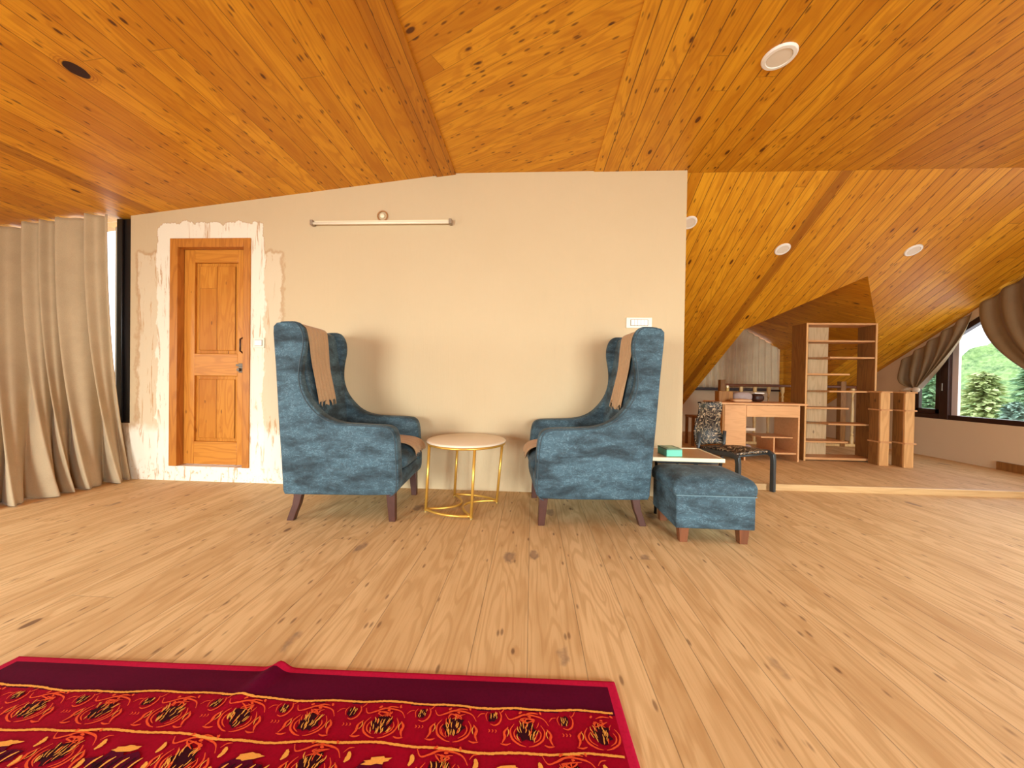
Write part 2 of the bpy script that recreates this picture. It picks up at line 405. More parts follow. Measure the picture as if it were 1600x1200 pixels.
m_greym = plain('dark_grey_painted_metal', lin(62, 66, 68), 0.35, 0.3)
m_traytop = plain('brown_tray_top', lin(196, 152, 112), 0.3, nz=0.15, sc_=6)
m_cream = plain('cream_edge', lin(240, 228, 194), 0.4)
m_lav = plain('lavender_grey_fabric', lin(170, 152, 148), 0.85, nz=0.2)
m_tan = plain('tan_cushion', lin(214, 168, 124), 0.85, nz=0.15)
m_dkbrown = plain('dark_brown_leather', lin(60, 30, 20), 0.45)
m_brass = plain('brass_bottle', lin(206, 184, 120), 0.2, 0.7)

def glass_mat():
    s = NT('window_glass'); s.b.inputs['Base Color'].default_value = (1, 1, 1, 1)
    tr = s.n('ShaderNodeBsdfTransparent'); gl = s.n('ShaderNodeBsdfGlossy'); gl.inputs['Roughness'].default_value = 0.02
    mx = s.n('ShaderNodeMixShader'); mx.inputs[0].default_value = 0.04
    s.t.links.new(tr.outputs[0], mx.inputs[1]); s.t.links.new(gl.outputs[0], mx.inputs[2])
    s.t.links.new(mx.outputs[0], s.t.nodes['Material Output'].inputs[0]); return s.m
m_glass = glass_mat()

def chair_pattern_mat():
    s = NT('black_openwork_pattern'); x, y, z = s.xyz()
    sw = s.noise(s.V(x, y, z), 15, 1, 0.4, 2.2)
    ln = s.ss(s.M('ABSOLUTE', s.M('SUBTRACT', sw, 0.5)), 0.018, 0.04, 1, 0)
    c = s.mix(ln, lin(26, 15, 13), lin(176, 150, 118))
    return s.fin(c, 0.45)
m_pat = chair_pattern_mat()

# ------------------------------------------------------------ room
D = 2.895; XW = 1.19; XR = 4.90; YB = 6.47; XL = -5.0; YF = -3.5; HF = 0.05; YS = 3.17
ZC = 2.575; YC = 2.93; SL = 0.6
cl = lambda X: ZC + 0.113 * (X + 0.65)
slz = lambda Y: 2.57 - SL * (Y - YC)

MB().box(XL, XR, YF, D, -0.15, 0).box(XW, XR, D, YS, -0.15, 0).build('floor', m_floor)['kind'] = 'structure'
f2 = MB(); f2.box(XW, XR, YS + 0.045, YB, -0.15, HF); struct(f2.build('floor_raised', m_floor))
st = MB(); st.box(XW, XR, YS, YS + 0.045, -0.1, HF + 0.003); struct(st.build('trim_1', m_step, bevel=0.006))

T = 0.06
def slab(name, pts, mat, up=T):
    m = MB(); n = len(pts)
    m.add([p for p in pts] + [(p[0], p[1], p[2] + up) for p in pts],
          [tuple(range(n))] + [tuple(range(n, 2 * n))[::-1]] + [(i, n + i, n + (i + 1) % n, (i + 1) % n) for i in range(n)])
    return struct(m.build(name, mat))
slab('ceiling_left', [(XL, YF, cl(XL)), (-0.80, YF, cl(-0.80)), (-0.80, D + 0.2, cl(-0.80)), (XL, D + 0.2, cl(XL))], m_ceil_left)
slab('ceiling_centre', [(-0.645, YF, ZC), (0.465, YF, ZC), (0.465, D + 0.2, ZC), (-0.645, D + 0.2, ZC)], m_ceil_mid)
slab('ceiling_right', [(0.465, YF, ZC - 0.006), (XR, YF, ZC - 0.006), (XR, YC, ZC - 0.006), (0.465, YC, ZC - 0.006)], m_ceil_right)
slab('trim_2', [(-0.80, YF, cl(-0.8) - 0.012), (-0.645, YF, ZC - 0.012), (-0.645, D, ZC - 0.012), (-0.80, D, cl(-0.8) - 0.012)], m_ceil_trim)
# main roof slope with the opening of the dormer
PX, PZ = 3.39, 2.02; PY = YC + (2.57 - PZ) / SL
XL1, XR1 = 2.60, 4.29
DS = 0.57
zl, zr = PZ - DS * (PX - XL1), PZ - DS * (XR1 - PX)
yl, yr = YC + (2.57 - zl) / SL, YC + (2.57 - zr) / SL
S = lambda X, Y: (X, Y, slz(Y))
m = MB()
def spoly(pts):
    n = len(pts); m.add([S(*p) for p in pts] + [(p[0], p[1], slz(p[1]) + T) for p in pts],
        [tuple(range(n))] + [tuple(range(n, 2 * n))[::-1]] + [(i, n + i, n + (i + 1) % n, (i + 1) % n) for i in range(n)])
spoly([(XW - 0.4, YC), (PX, YC), (PX, PY), (XL1, yl), (XL1, YB), (XW - 0.4, YB)])
spoly([(PX, YC), (XR, YC), (XR, YB), (XR1, YB), (XR1, yr), (PX, PY)])
struct(m.build('ceiling_slope', m_ceil_slope))
m = MB()
m.add([(PX, PY, PZ), (PX, YB, PZ), (XL1, YB, zl), (XL1, yl, zl), (PX, PY, PZ + T), (PX, YB, PZ + T), (XL1, YB, zl + T), (XL1, yl, zl + T)],
      [(0, 1, 2, 3), (4, 7, 6, 5), (0, 3, 7, 4), (1, 5, 6, 2), (2, 6, 7, 3)])
m.add([(PX, PY, PZ), (PX, YB, PZ), (XR1, YB, zr), (XR1, yr, zr), (PX, PY, PZ + T), (PX, YB, PZ + T), (XR1, YB, zr + T), (XR1, yr, zr + T)],
      [(0, 3, 2, 1), (4, 5, 6, 7), (0, 4, 7, 3), (1, 2, 6, 5), (2, 3, 7, 6)])
struct(m.build('ceiling_dormer', m_ceil_dorm))
m_cheek = plank_wood('pine_cheek_boards', C_L, C_D, C_K, w=0.10, across='z', along='y', groove=0.002, knot_amt=0.4)
m = MB().prism([(yl - .02, zl + .03), (YB, zl + .03), (YB, slz(YB) - .004), (yl - .02, zl + .008)], XL1 - 0.04, XL1 + .004, 'x').prism([(yr - .02, zr + .03), (YB, zr + .03), (YB, slz(YB) - .004), (yr - .02, zr + .008)], XR1 - .004, XR1 + 0.04, 'x')
struct(m.build('wall_dormer', m_cheek))

# partition wall with the door opening and the window opening at its left end
DX0, DX1, DZ0, DZ1 = -3.085, -2.372, 0.125, 2.06
WX = -3.45
m = MB()
def wbox(x0, x1, z0, z1):
    t0 = min(cl(x0), ZC) + 0.02 if z1 is None else z1; t1 = min(cl(x1), ZC) + 0.02 if z1 is None else z1
    m.hexa([(x0, D, z0), (x1, D, z0), (x1, D + 0.14, z0), (x0, D + 0.14, z0)], [(x0, D, t0), (x1, D, t1), (x1, D + 0.14, t1), (x0, D + 0.14, t0)])
wbox(WX, DX0, 0, None); wbox(DX0, DX1, 0, DZ0); wbox(DX0, DX1, DZ1, None); wbox(DX1, -0.65, 0, None); wbox(-0.65, XW, 0, None)
wbox(XL, WX, 0, 0.48)
struct(m.build('wall_back', m_wall))
struct(MB().prism([(D + 0.14, 0.0), (YB, 0.0), (YB, slz(YB)), (D + 0.14, slz(D + 0.14))], XW - 0.12, XW, 'x').build('wall_partition_side', m_wall2))
struct(MB().box(XL - 0.12, XL, YF, D + 0.2, 0, 2.3).build('wall_left', m_wall2))
# wall behind the camera with two window openings
m = MB()
for x0, x1, z0, z1 in ((XL, -4.0, 0, 2.7), (-4.0, -2.4, 0, 0.25), (-4.0, -2.4, 2.05, 2.7), (-2.4, 1.6, 0, 2.7), (1.6, 3.6, 0, 0.3), (1.6, 3.6, 2.2, 2.7), (3.6, XR, 0, 2.7)):
    m.box(x0, x1, YF - 0.12, YF, z0, z1)
struct(m.build('wall_front', m_wall2))
# gable wall on the right with the sloping window
WY0, WY1, WZ = 2.45, 4.93, 0.52
wt = lambda Y: 2.036 - 0.6 * (Y - 3.875) - 0.13
ztop = lambda Y: min(ZC, slz(Y)) + 0.03
m = MB()
def gp(pts): m.prism(pts, XR, XR + 0.14, 'x')
gp([(YF, 0), (WY0, 0), (WY0, ZC + .03), (YF, ZC + .03)])
gp([(WY0, 0), (WY1, 0), (WY1, WZ), (WY0, WZ)])
gp([(WY0, wt(3.55)), (3.55, wt(3.55)), (WY1, wt(WY1)), (WY1, ztop(WY1)), (YC, ztop(YC)), (WY0, ZC + .03)])
gp([(WY1, 0), (YB, 0), (YB, ztop(YB)), (WY1, ztop(WY1))])
struct(m.build('wall_right', m_wall2))
# far wall under the roof
m = MB()
m.box(XW, XL1 + 0.15, YB, YB + 0.12, 0, 1.7).box(XL1 + 0.15, XR1 - 0.15, YB, YB + 0.12, 0, 0.80).box(XR1 - 0.15, XR, YB, YB + 0.12, 0, 1.6)
m.prism([(XL1 + .15, zl), (XR1 - .15, zr), (PX, PZ + 0.02)], YB, YB + 0.12, 'y')
struct(m.build('wall_far', m_wall2))
# dormer window
wf = MB().box(XL1 + .15, XR1 - .15, YB + .02, YB + .08, 0.80, 0.86).box(XL1 + .15, XR1 - .15, YB + .02, YB + .08, 1.45, 1.52)
for xx in (XL1 + .15, 3.39, XR1 - .2): wf.box(xx, xx + .05, YB + .02, YB + .08, .8, 1.52)
w3 = struct(wf.build('window_3', m_brown)); MB().box(XL1 + .2, XR1 - .2, YB + .045, YB + .05, .85, 1.46).build('pane', m_glass, w3)
MB().box(XL1 + .02, XR1 - .02, YB - .09, YB - .002, 0.785, 0.815).build('window_sill', m_brown, w3, bevel=.004)
# a skirting board along the gable wall
struct(MB().box(XR - 0.022, XR - 0.001, 1.2, 4.03, 0.0, 0.135).build('baseboard_right', m_pine_dark, bevel=.003))

# ---- window 1, left of the door
m = MB().box(-3.585, WX - 0.005, D + 0.02, D + 0.09, 0.48, 2.24).box(XL, -3.60, D + 0.02, D + 0.09, 0.48, 0.56)
m.box(-4.35, -4.28, D + 0.02, D + 0.09, 0.56, 2.14)
w1 = struct(m.build('window_1', m_dark, bevel=.004))
MB().prism([(XL, .50), (-3.58, .50), (-3.58, cl(-3.58) - .003), (XL, cl(XL) - .003)], D + 0.05, D + 0.055, 'y').build('pane', m_glass, w1)
MB().box(-3.606, -3.582, D + 0.012, D + 0.03, 0.50, 2.17).build('window_seal', m_white, w1)
MB().box(-3.580, -3.53, D + 0.0, D + 0.02, 0.49, 2.235).build('sash', m_dark, w1, bevel=.004)

# ---- window 2, gable
m = MB(); fy = lambda Y, o=0.0: wt(Y) - o
x0, x1 = XR + 0.005, XR + 0.07
m.box(x0, x1, WY0, WY1, WZ, WZ + 0.055)
m.prism([(WY1 - .055, WZ), (WY1, WZ), (WY1, wt(WY1)), (WY1 - .055, wt(WY1 - .055))], x0, x1, 'x')
m.prism([(3.55, wt(3.55) - .07), (WY1, wt(WY1) - .07), (WY1, wt(WY1)), (3.55, wt(3.55))], x0, x1, 'x')
m.box(x0, x1, WY0, 3.56, wt(3.55) - .07, wt(3.55))
m.prism([(4.50, WZ), (4.59, WZ), (4.59, wt(4.59)), (4.50, wt(4.50))], x0 - .01, x1, 'x')
m.box(x0, x1, WY0, WY0 + .06, WZ, wt(3.55))
w2 = struct(m.build('window_2', m_brown, bevel=.004))
m = MB().box(x0 + .01, x0 + .05, 4.60, 4.875, WZ + .055, WZ + .115)
m.prism([(4.60, WZ + .06), (4.65, WZ + .06), (4.65, fy(4.65, .07)), (4.60, fy(4.60, .07))], x0 + .01, x0 + .05, 'x')
m.prism([(4.835, WZ + .06), (4.875, WZ + .06), (4.875, fy(4.875, .07)), (4.835, fy(4.835, .07))], x0 + .01, x0 + .05, 'x')
sash = m.build('sash', m_brown, w2, bevel=.003)
MB().tube([(x0 - .006, 4.545, 0.86), (x0 - .03, 4.545, 0.86), (x0 - .03, 4.545, 0.95)], .007, 8).build('window_handle', m_chrome, sash)
MB().box(x0 + .03, x0 + .034, WY0 + .05, 4.88, WZ + .05, wt(3.55) - .06).build('pane', m_glass, w2)
MB().prism([(4.44, WZ + .055), (4.50, WZ + .055), (4.50, fy(4.50, .07)), (4.44, fy(4.44, .07))], x0 + .035, x0 + .065, 'x').build('white_reveal', plain('white_painted_reveal', lin(236, 220, 214), 0.5), w2)

# ---- windows behind the camera
for i, (xa, xb, za, zb) in enumerate(((-4.0, -2.4, 0.25, 2.05), (1.6, 3.6, 0.3, 2.2))):
    m = MB().box(xa, xb, YF - .09, YF - .03, za, za + .06).box(xa, xb, YF - .09, YF - .03, zb - .06, zb)
    for q in (xa, (xa + xb) / 2 - .03, xb - .06): m.box(q, q + .06, YF - .09, YF - .03, za, zb)
    w = struct(m.build('window_%d' % (4 + i), m_brown)); MB().box(xa + .05, xb - .05, YF - .06, YF - .055, za + .05, zb - .05).build('pane', m_glass, w)

# ---- door
m = MB()
for a, b, c, d in ((DX0, DX0 + .07, DZ0, DZ1), (DX1 - .06, DX1, DZ0, DZ1), (DX0 + .07, DX1 - .06, DZ1 - .075, DZ1)):
    m.box(a, b, D - .012, D + .135, c, d)
dr = struct(m.build('door_1', m_frame, bevel=.004))
LX0, LX1, LZ0, LZ1 = DX0 + .072, DX1 - .062, DZ0 + .008, DZ1 - .077
y0, y1 = D + .05, D + .09
leaf = MB()
leaf.box(LX0, LX0 + .095, y0, y1, LZ0, LZ1).box(LX1 - .095, LX1, y0, y1, LZ0, LZ1)
leafo = leaf.build('door_leaf', m_doorst, dr, bevel=.003)
m = MB(); xa, xb = LX0 + .095, LX1 - .095
for a, b in ((LZ0, .33), (.90, 1.09), (LZ1 - .11, LZ1)): m.box(xa, xb, y0, y1, a, b)
m.build('door_rail', m_doorrail, leafo, bevel=.003)
for a, b in ((.33, .90), (1.09, LZ1 - .11)):
    m = MB().box(xa, xb, y0 + .018, y1 - .005, a, b)
    m.box(xa + .03, xb - .03, y0 + .008, y0 + .02, a + .03, b - .03)
    m.box((xa + xb) / 2 - .006, (xa + xb) / 2 + .006, y0 + .003, y0 + .02, a + .03, b - .03)
    m.build('door_panel', m_door, leafo, bevel=.004)
hx = LX1 - .045
MB().tube([(hx, y0 - .002, 1.10), (hx, y0 - .03, 1.115), (hx, y0 - .03, 1.215), (hx, y0 - .002, 1.23)], .007, 8).build('door_handle', m_dkbrown, leafo, smooth=True)
MB().box(hx - .03, hx + .012, y0 - .012, y0 + .002, .93, 1.01).box(hx - .045, hx + .06, y0 - .022, y0 - .008, .985, 1.003).tube([(hx - .02, y0 - .03, .955), (hx - .02, y0 - .004, .955)], .014, 10).build('door_latch', m_chrome, leafo, bevel=.002)

# ------------------------------------------------------------ fittings on the wall
def switch(loc, w, h, label, n):
    t = thing('switch_plate', label, 'switch', loc)
    MB().box(-w / 2, w / 2, -.010, 0, -h / 2, h / 2).build('plate', m_white2, t, bevel=.003)
    MB().box(-w * .34, w * .34, -.0125, -.009, -h * .30, h * .30).build('surround', m_grey, t)
    k = MB()
    for i in range(n):
        a = -w * .32 + i * w * .64 / n
        k.box(a + .001, a + w * .64 / n - .001, -.0165, -.010, -h * .26, h * .26)
    k.build('rocker', m_white, t, bevel=.001)
switch((-2.292, D - .001, 1.182), .098, .085, 'small cream light switch on the peeling plaster right of the door', 1)
switch((.838, D - .001, 1.372), .20, .082, 'wide cream socket and switch panel on the wall behind the right armchair', 5)

t = thing('tube_light', 'thin unlit fluorescent tube light mounted high on the beige wall', 'light', (-1.25, D - .001, 2.170))
MB().box(-.585, .585, -.024, 0, -.004, .020).build('batten', m_cream, t, bevel=.002)
MB().tube([(-.565, -.034, -.006), (.565, -.034, -.006)], .011, 12).build('glass_tube', m_tube, t, smooth=True)
for sx in (-1, 1):
    MB().box(sx * .575 - .012, sx * .575 + .012, -.048, 0, -.020, .020).build('end_cap', m_grey, t, bevel=.003)
t = thing('ceiling_rose', 'small round cable outlet just above the tube light', 'fixture', (-1.245, D - .001, 2.232))
MB().tube([(.040 * math.cos(a), -.008, .040 * math.sin(a)) for a in [2 * PI * k / 28 for k in range(28)]], .0055, 8, closed=True).build('ring', plain('brown_ring', lin(170, 118, 66), .4), t, smooth=True)
MB().lathe([(.018, 0), (.018, .012), (.010, .016)], (0, 0, 0), 16, Matrix.Rotation(PI / 2, 3, 'X')).build('knob', m_cream, t, smooth='x')

def downlight(loc, nrm, label, r=.078):
    t = thing('downlight', label, 'light', loc, group=None)
    q = Vector(nrm).to_track_quat('Z', 'Y').to_matrix()
    MB().lathe([(r, 0), (r, .004), (r * .93, .011), (r * .74, .012), (r * .70, .006)], (0, 0, 0), 32, q).build('trim_ring', m_white, t, smooth='x')
    MB().lathe([(r * .70, .005), (r * .70, .009), (.001, .010)], (0, 0, 0), 32, q).build('diffuser', m_lens, t, smooth='x')
downlight((1.228, 1.908, ZC - .006), (0, 0, -1), 'largest round white recessed ceiling light, on the level ceiling above the camera side')
ns = Vector((0, -SL, -1)).normalized()
for (X, Y), lb in (((2.36, 3.56), 'round white recessed light on the sloping ceiling next to the dark board'),
                   ((3.55, 3.575), 'round white recessed light on the sloping ceiling nearest the gable window'),
                   ((1.385, 3.31), 'round white recessed light on the slope, half hidden behind the wall corner')):
    downlight((X, Y, slz(Y)), ns, lb, .066)

# ------------------------------------------------------------ armchairs
def rounded(pts, closed=True, n=5):
    """Catmull-Rom through the points"""
    out = []; N = len(pts)
    rng = range(N) if closed else range(N - 1)
    for i in rng:
        p0, p1, p2, p3 = (pts[(i - 1) % N] if closed or i else pts[0]), pts[i], pts[(i + 1) % N], (pts[(i + 2) % N] if closed else pts[min(i + 2, N - 1)])
        for k in range(n):
            t = k / n
            out.append(tuple(.5 * (2 * p1[j] + (p2[j] - p0[j]) * t + (2 * p0[j] - 5 * p1[j] + 4 * p2[j] - p3[j]) * t * t + (3 * p1[j] - p0[j] - 3 * p2[j] + p3[j]) * t ** 3) for j in range(len(p1))))
    if not closed: out.append(pts[-1])
    return out
front = [(-.33, 1.245), (-.285, 1.248), (-.245, 1.243), (-.213, 1.215), (-.193, 1.16), (-.192, 1.09), (-.207, 1.01), (-.214, .93), (-.207, .86), (-.18, .785), (-.13, .715), (-.06, .655), (.03, .622), (.15, .612), (.29, .607), (.345, .597), (.372, .57), (.385, .52), (.392, .44), (.398, .33), (.399, .24), (.388, .195), (.36, .176)]
prof = rounded(front, False, 3) + [(.2, .172), (0, .172), (-.2, .172), (-.30, .174), (-.312, .20), (-.325, .40), (-.345, .65), (-.370, .95), (-.392, 1.17), (-.392, 1.215), (-.372, 1.238)]
def side_panel(sy):
    """arm and wing: profile extruded, thinner towards the top of the wing"""
    m = MB(); n = len(prof)
    yo = lambda z: .312 - .018 * max(0, z - .62) / .6
    yi = lambda z: .312 - (.105 if z < .60 else .105 - .035 * min(1, (z - .60) / .35))
    # inset rings give the rounded, padded edge
    cx, cz = -.05, .55
    def ring(k, y):
        out = []
        for i, (x, z) in enumerate(prof):
            a = Vector(prof[(i + 1) % n]) - Vector(prof[i - 1]); a.normalize(); nn = Vector((-a.y, a.x))
            out.append((x - nn.x * k * -1, sy * y(z), z - nn.y * k * -1))
        return out
    rings = []
    for k, dy in ((-.012, 0), (-.003, .004), (0, .014)):
        rings.append(ring(k, lambda z, dy=dy: yo(z) - dy))
    rings.append(ring(0, lambda z: yi(z) + .022)); rings.append(ring(-.006, lambda z: yi(z) + .006)); rings.append(ring(-.022, lambda z: yi(z)))
    vs = [p for r in rings for p in r]; fs = []
    for j in range(len(rings) - 1):
        for i in range(n):
            i2 = (i + 1) % n; fs.append((j * n + i, j * n + i2, (j + 1) * n + i2, (j + 1) * n + i))
    fs.append(tuple(range(n))); fs.append(tuple((len(rings) - 1) * n + i for i in range(n))[::-1])
    m.add(vs, fs); return m
def armchair(loc, rz, label, flip=1):
    t = thing('wingback_armchair', label, 'armchair', loc, rz, 'wingback armchairs')
    for sy in (-1, 1):
        o = side_panel(sy).build('arm_and_wing', m_fab, t)
        for p in o.data.polygons: p.use_smooth = True
        try: o.data.set_sharp_from_angle(angle=math.radians(50))
        except Exception: pass
        path = [(x + .0, sy * (.303 - .018 * max(0, z - .62) / .6), z) for x, z in rounded(front, False, 3)]
        # welt following the front edge, a little inside it
        pth = []
        for i, (x, y, z) in enumerate(path):
            a = Vector(path[min(i + 1, len(path) - 1)]) - Vector(path[max(i - 1, 0)]); a = Vector((a.x, a.z)).normalized()
            pth.append((x - a.y * -.012 * 1.0 if False else x + a.y * .006, sy * (.3125 - .018 * max(0, z - .62) / .6), z - a.x * .006 + 0.0))
        pth = [(x - .012, y, z - .006) for (x, y, z) in path]
        pth = [(p[0], sy * (.3125 - .018 * max(0, p[2] - .62) / .6), p[2]) for p in pth]
        MB().tube(pth, .0035, 6).build('piping', m_pipe, o, smooth=True)
    # backrest: padded slab between the wings, rounded top
    iy = .235
    bp = [(-.315, .20), (-.345, .65), (-.372, .95), (-.392, 1.17), (-.385, 1.215), (-.35, 1.235), (-.30, 1.235), (-.262, 1.215), (-.245, 1.16), (-.225, 1.0), (-.195, .85), (-.165, .70), (-.15, .55), (-.15, .30), (-.20, .20)]
    MB().prism(bp, -iy, iy, 'y').build('backrest', m_fab, t, bevel=.012, seg=3)
    # seat cushion and apron
    def cush(x0, x1, y0_, y1_, z0, z1, bul):
        m = MB(); N = 14
        def f(top):
            def g(u, v):
                x = x0 + (x1 - x0) * u; y = y0_ + (y1_ - y0_) * v
                e = (1 - abs(2 * u - 1) ** 5) * (1 - abs(2 * v - 1) ** 6)
                zm = (z0 + z1) / 2; h = (z1 - z0) / 2
                return (x, y, zm + (h * (.45 + .55 * e ** .6) + bul * e * .4) * (1 if top else -1))
            return g
        m.grid(f(True), N, N); m.grid(f(False), N, N)
        b = (N + 1) ** 2
        ed = [i for i in range(N + 1)] + [j * (N + 1) + N for j in range(1, N + 1)] + [N * (N + 1) + i for i in range(N - 1, -1, -1)] + [j * (N + 1) for j in range(N - 1, 0, -1)]
        for i in range(len(ed)):
            a, c = ed[i], ed[(i + 1) % len(ed)]; m.f.append((a, c, b + c, b + a)); m.mi.append(0)
        return m
    cush(-.16, .425, -.203, .203, .295, .425, .02).build('seat_cushion', m_fab, t, smooth=True, sub=1)
    MB().prism([(-.30, .185), (.375, .185), (.398, .21), (.400, .27), (.39, .298), (-.30, .298)], -.235, .235, 'y').build('seat_base', m_fab, t, bevel=.008)
    for sy in (-1, 1):
        # straight tapering front leg, sabre rear leg
        y = sy * .262
        m = MB(); m.hexa([(.335, y - .02, 0), (.375, y - .02, 0), (.375, y + .02, 0), (.335, y + .02, 0)], [(.315, y - .026, .19), (.37, y - .026, .19), (.37, y + .026, .19), (.315, y + .026, .19)])
        m.build('leg', m_leg, t, bevel=.003)
        m = MB(); xs = [(-.305, -.262, 0), (-.288, -.246, .05), (-.270, -.226, .10), (-.262, -.214, .15), (-.265, -.205, .19)]
        vs = []
        for a, b, z in xs: vs += [(a, y - .02, z), (b, y - .02, z), (b, y + .02, z), (a, y + .02, z)]
        fs = [(3, 2, 1, 0), (16, 17, 18, 19)]
        for j in range(4):
            for k in range(4): fs.append((j * 4 + k, j * 4 + (k + 1) % 4, (j + 1) * 4 + (k + 1) % 4, (j + 1) * 4 + k))
        m.add(vs, fs).build('leg', m_leg, t, bevel=.003)
    return t
aL, aR = math.atan2(.0665, .9978), math.atan2(-.0795, -.9968)
armchair((-1.236, 2.457, 0), aL, 'blue-grey wingback armchair on the left, beside the peeling plaster by the door')
armchair((.405, 2.535, 0), aR, 'blue-grey wingback armchair on the right, beside the footstool')

def throw(loc, rz, label, s):
    """tan scarf over the top of the backrest; s=+1: nearer wing at -y"""
    path = [(-.405, 1.05), (-.402, 1.15), (-.396, 1.225), (-.350, 1.247), (-.300, 1.248), (-.252, 1.226), (-.234, 1.16), (-.214, 1.0), (-.184, .86), (-.158, .735)]
    P = rounded(path, False, 6); n = len(P) - 1
    rng = random.Random(3 + int(s > 0)); NU = 60
    fr = [rng.uniform(-.014, .010) for _ in range(NU + 1)]
    def f(u, v):
        i = min(int(v * n), n - 1); q = v * n - i
        x = P[i][0] * (1 - q) + P[i + 1][0] * q; z = P[i][1] * (1 - q) + P[i + 1][1] * q
        w = max(0, (v - .55) / .45)
        y = -.195 + (.27 - .05 * w) * u + .004 * math.sin(9 * v + 7 * u)
        amp = .0015 + .006 * w
        d = amp * (1 + math.sin(u * 31 + 2.0 * math.sin(v * 4)) + .5 * math.sin(u * 67 + 1))
        if v > .97: z += fr[int(u * NU + .5)] + .018 * math.sin(u * 24)
        return (x + d, s * y, z)
    o = MB().grid(f, NU, 60).build('throw_blanket', m_throw, None, smooth=True, solid=.003, off=1.0 if s > 0 else -1.0)
    o.location = loc; o.rotation_euler = (0, 0, rz); tag(o, label, 'throw', 'scarves over the armchair backs'); return o
throw((-1.236, 2.457, 0), aL, 'tan fringed scarf draped over the back of the left armchair', 1)
throw((.405, 2.535, 0), aR, 'tan fringed scarf draped over the back of the right armchair', -1)

def seat_cloth(loc, rz, label, s):
    path = [(-.10, .452), (.0, .462), (.12, .466), (.25, .464), (.35, .455), (.405, .440), (.432, .415), (.440, .385)]
    P = rounded(path, False, 6); n = len(P) - 1
    def f(u, v):
        i = min(int(v * n), n - 1); q = v * n - i
        x = P[i][0] * (1 - q) + P[i + 1][0] * q; z = P[i][1] * (1 - q) + P[i + 1][1] * q
        w = max(0, (v - .6) / .4); y = -.09 + .285 * u
        z += .010 * w * math.sin(u * 40) ** 2 * (-1.6) + .003 * (1 + math.sin(u * 26 + v * 3))
        x += .006 * w * (1 + math.sin(u * 38 + 1))
        return (x, s * y, z + .004)
    o = MB().grid(f, 48, 40).build('seat_cloth', m_throw, None, smooth=True, solid=.003, off=1.0 if s > 0 else -1.0)
    o.location = loc; o.rotation_euler = (0, 0, rz); tag(o, label, 'cloth', 'tan cloths on the armchair seats'); return o
seat_cloth((-1.236, 2.457, 0), aL, 'tan scalloped cloth lying on the seat of the left armchair', 1)
seat_cloth((.405, 2.535, 0), aR, 'tan scalloped cloth hanging over the seat front of the right armchair', -1)

# ------------------------------------------------------------ gold side table
t = thing('side_table', 'round side table with cream top and gold wire frame between the two armchairs', 'table', (-.475, 2.49, 0))
cs = (.018, .042)
MB().lathe([(.268, 0), (.278, .003), (.280, .009), (.276, .0145), (.268, .017)], (cs[0], cs[1], .462), 64).build('tabletop', m_marble, t, smooth='x')
MB().tube([(cs[0] + .270 * math.cos(a), cs[1] + .270 * math.sin(a), .455) for a in [2 * PI * k / 64 for k in range(64)]], .0075, 8, closed=True).build('rim', m_gold, t, smooth=True)
feet = [(-.229, -.105), (.099, -.208), (.233, .107), (-.102, .216)]
tops = []
for (fx, fy_), (tx, ty) in zip(feet, ((-.214, -.092), (.115, -.205), (.268, .118), (-.088, .245))):
    leg = MB().tube([(fx, fy_, .012), (tx, ty, .455)], .0098, 10).build('leg', m_gold, t, smooth=True)
    MB().lathe([(.009, 0), (.012, .003), (.012, .010), (.007, .014)], (fx, fy_, 0), 12).build('foot', m_brass, leg, smooth='x')
def arc(p, q, bow, n=16):
    p, q = Vector(p), Vector(q); mid = (p + q) / 2; d = q - p; nn = Vector((-d.y, d.x, 0)).normalized() * bow
    return [(1 - k / n) ** 2 * p + 2 * (1 - k / n) * (k / n) * (mid + nn * 2) + (k / n) ** 2 * q for k in range(n + 1)]
bs = MB()
A, B, C2, E2 = [Vector((*p, .022)) for p in feet]
bs.tube(arc(A, B, -.045), .0088, 8)          # outward bows, front and back
bs.tube(arc(C2, E2, -.045), .0088, 8)
bs.tube(arc(A, E2, -.158), .0085, 8)         # inward bows meeting in the middle
bs.tube(arc(B, C2, .158), .0085, 8)
bs.build('base_ring', m_gold, t, smooth=True)

# ------------------------------------------------------------ footstool
t = thing('footstool', 'blue-grey upholstered footstool with reddish wooden legs beside the right armchair', 'footstool', (1.038, 2.25, 0))
hw, hd = .216, .195
MB().box(-hw, hw, -hd, hd, .085, .272).build('base', m_fab, t, bevel=.008)
def rrect(w, d, rad, n=6):
    out = []
    for cx_, cy_, a0 in ((w - rad, d - rad, 0), (-w + rad, d - rad, 90), (-w + rad, -d + rad, 180), (w - rad, -d + rad, 270)):
        out += [(cx_ + rad * math.cos(math.radians(a0 + 90 * k / n)), cy_ + rad * math.sin(math.radians(a0 + 90 * k / n))) for k in range(n + 1)]
    return out
m = MB(); rings = []
for ins, z in ((.010, .273), (.002, .279), (0, .292), (0, .318), (.004, .334), (.014, .350), (.030, .362), (.055, .370), (.095, .377), (.14, .381)):
    k_ = .5 + .5 * math.cos(z * 60)
    rings.append([(x + .002 * math.sin(y * 40), y + .003 * math.sin(x * 33 + 1), z + (.0025 * math.sin(x * 38) if .279 < z < .37 else 0)) for x, y in rrect(hw + .016 - ins, hd + .012 - ins, .030 + ins * .25)])
nr = len(rings[0]); m.v = [p for q in rings for p in q]
for j_ in range(len(rings) - 1):
    for i_ in range(nr):
        i2 = (i_ + 1) % nr; m.f.append((j_ * nr + i_, j_ * nr + i2, (j_ + 1) * nr + i2, (j_ + 1) * nr + i_)); m.mi.append(0)
m.f.append(tuple(range(nr))[::-1]); m.mi.append(0); m.f.append(tuple((len(rings) - 1) * nr + i_ for i_ in range(nr))); m.mi.append(0)
m.build('cushion', m_fab, t, smooth=True)
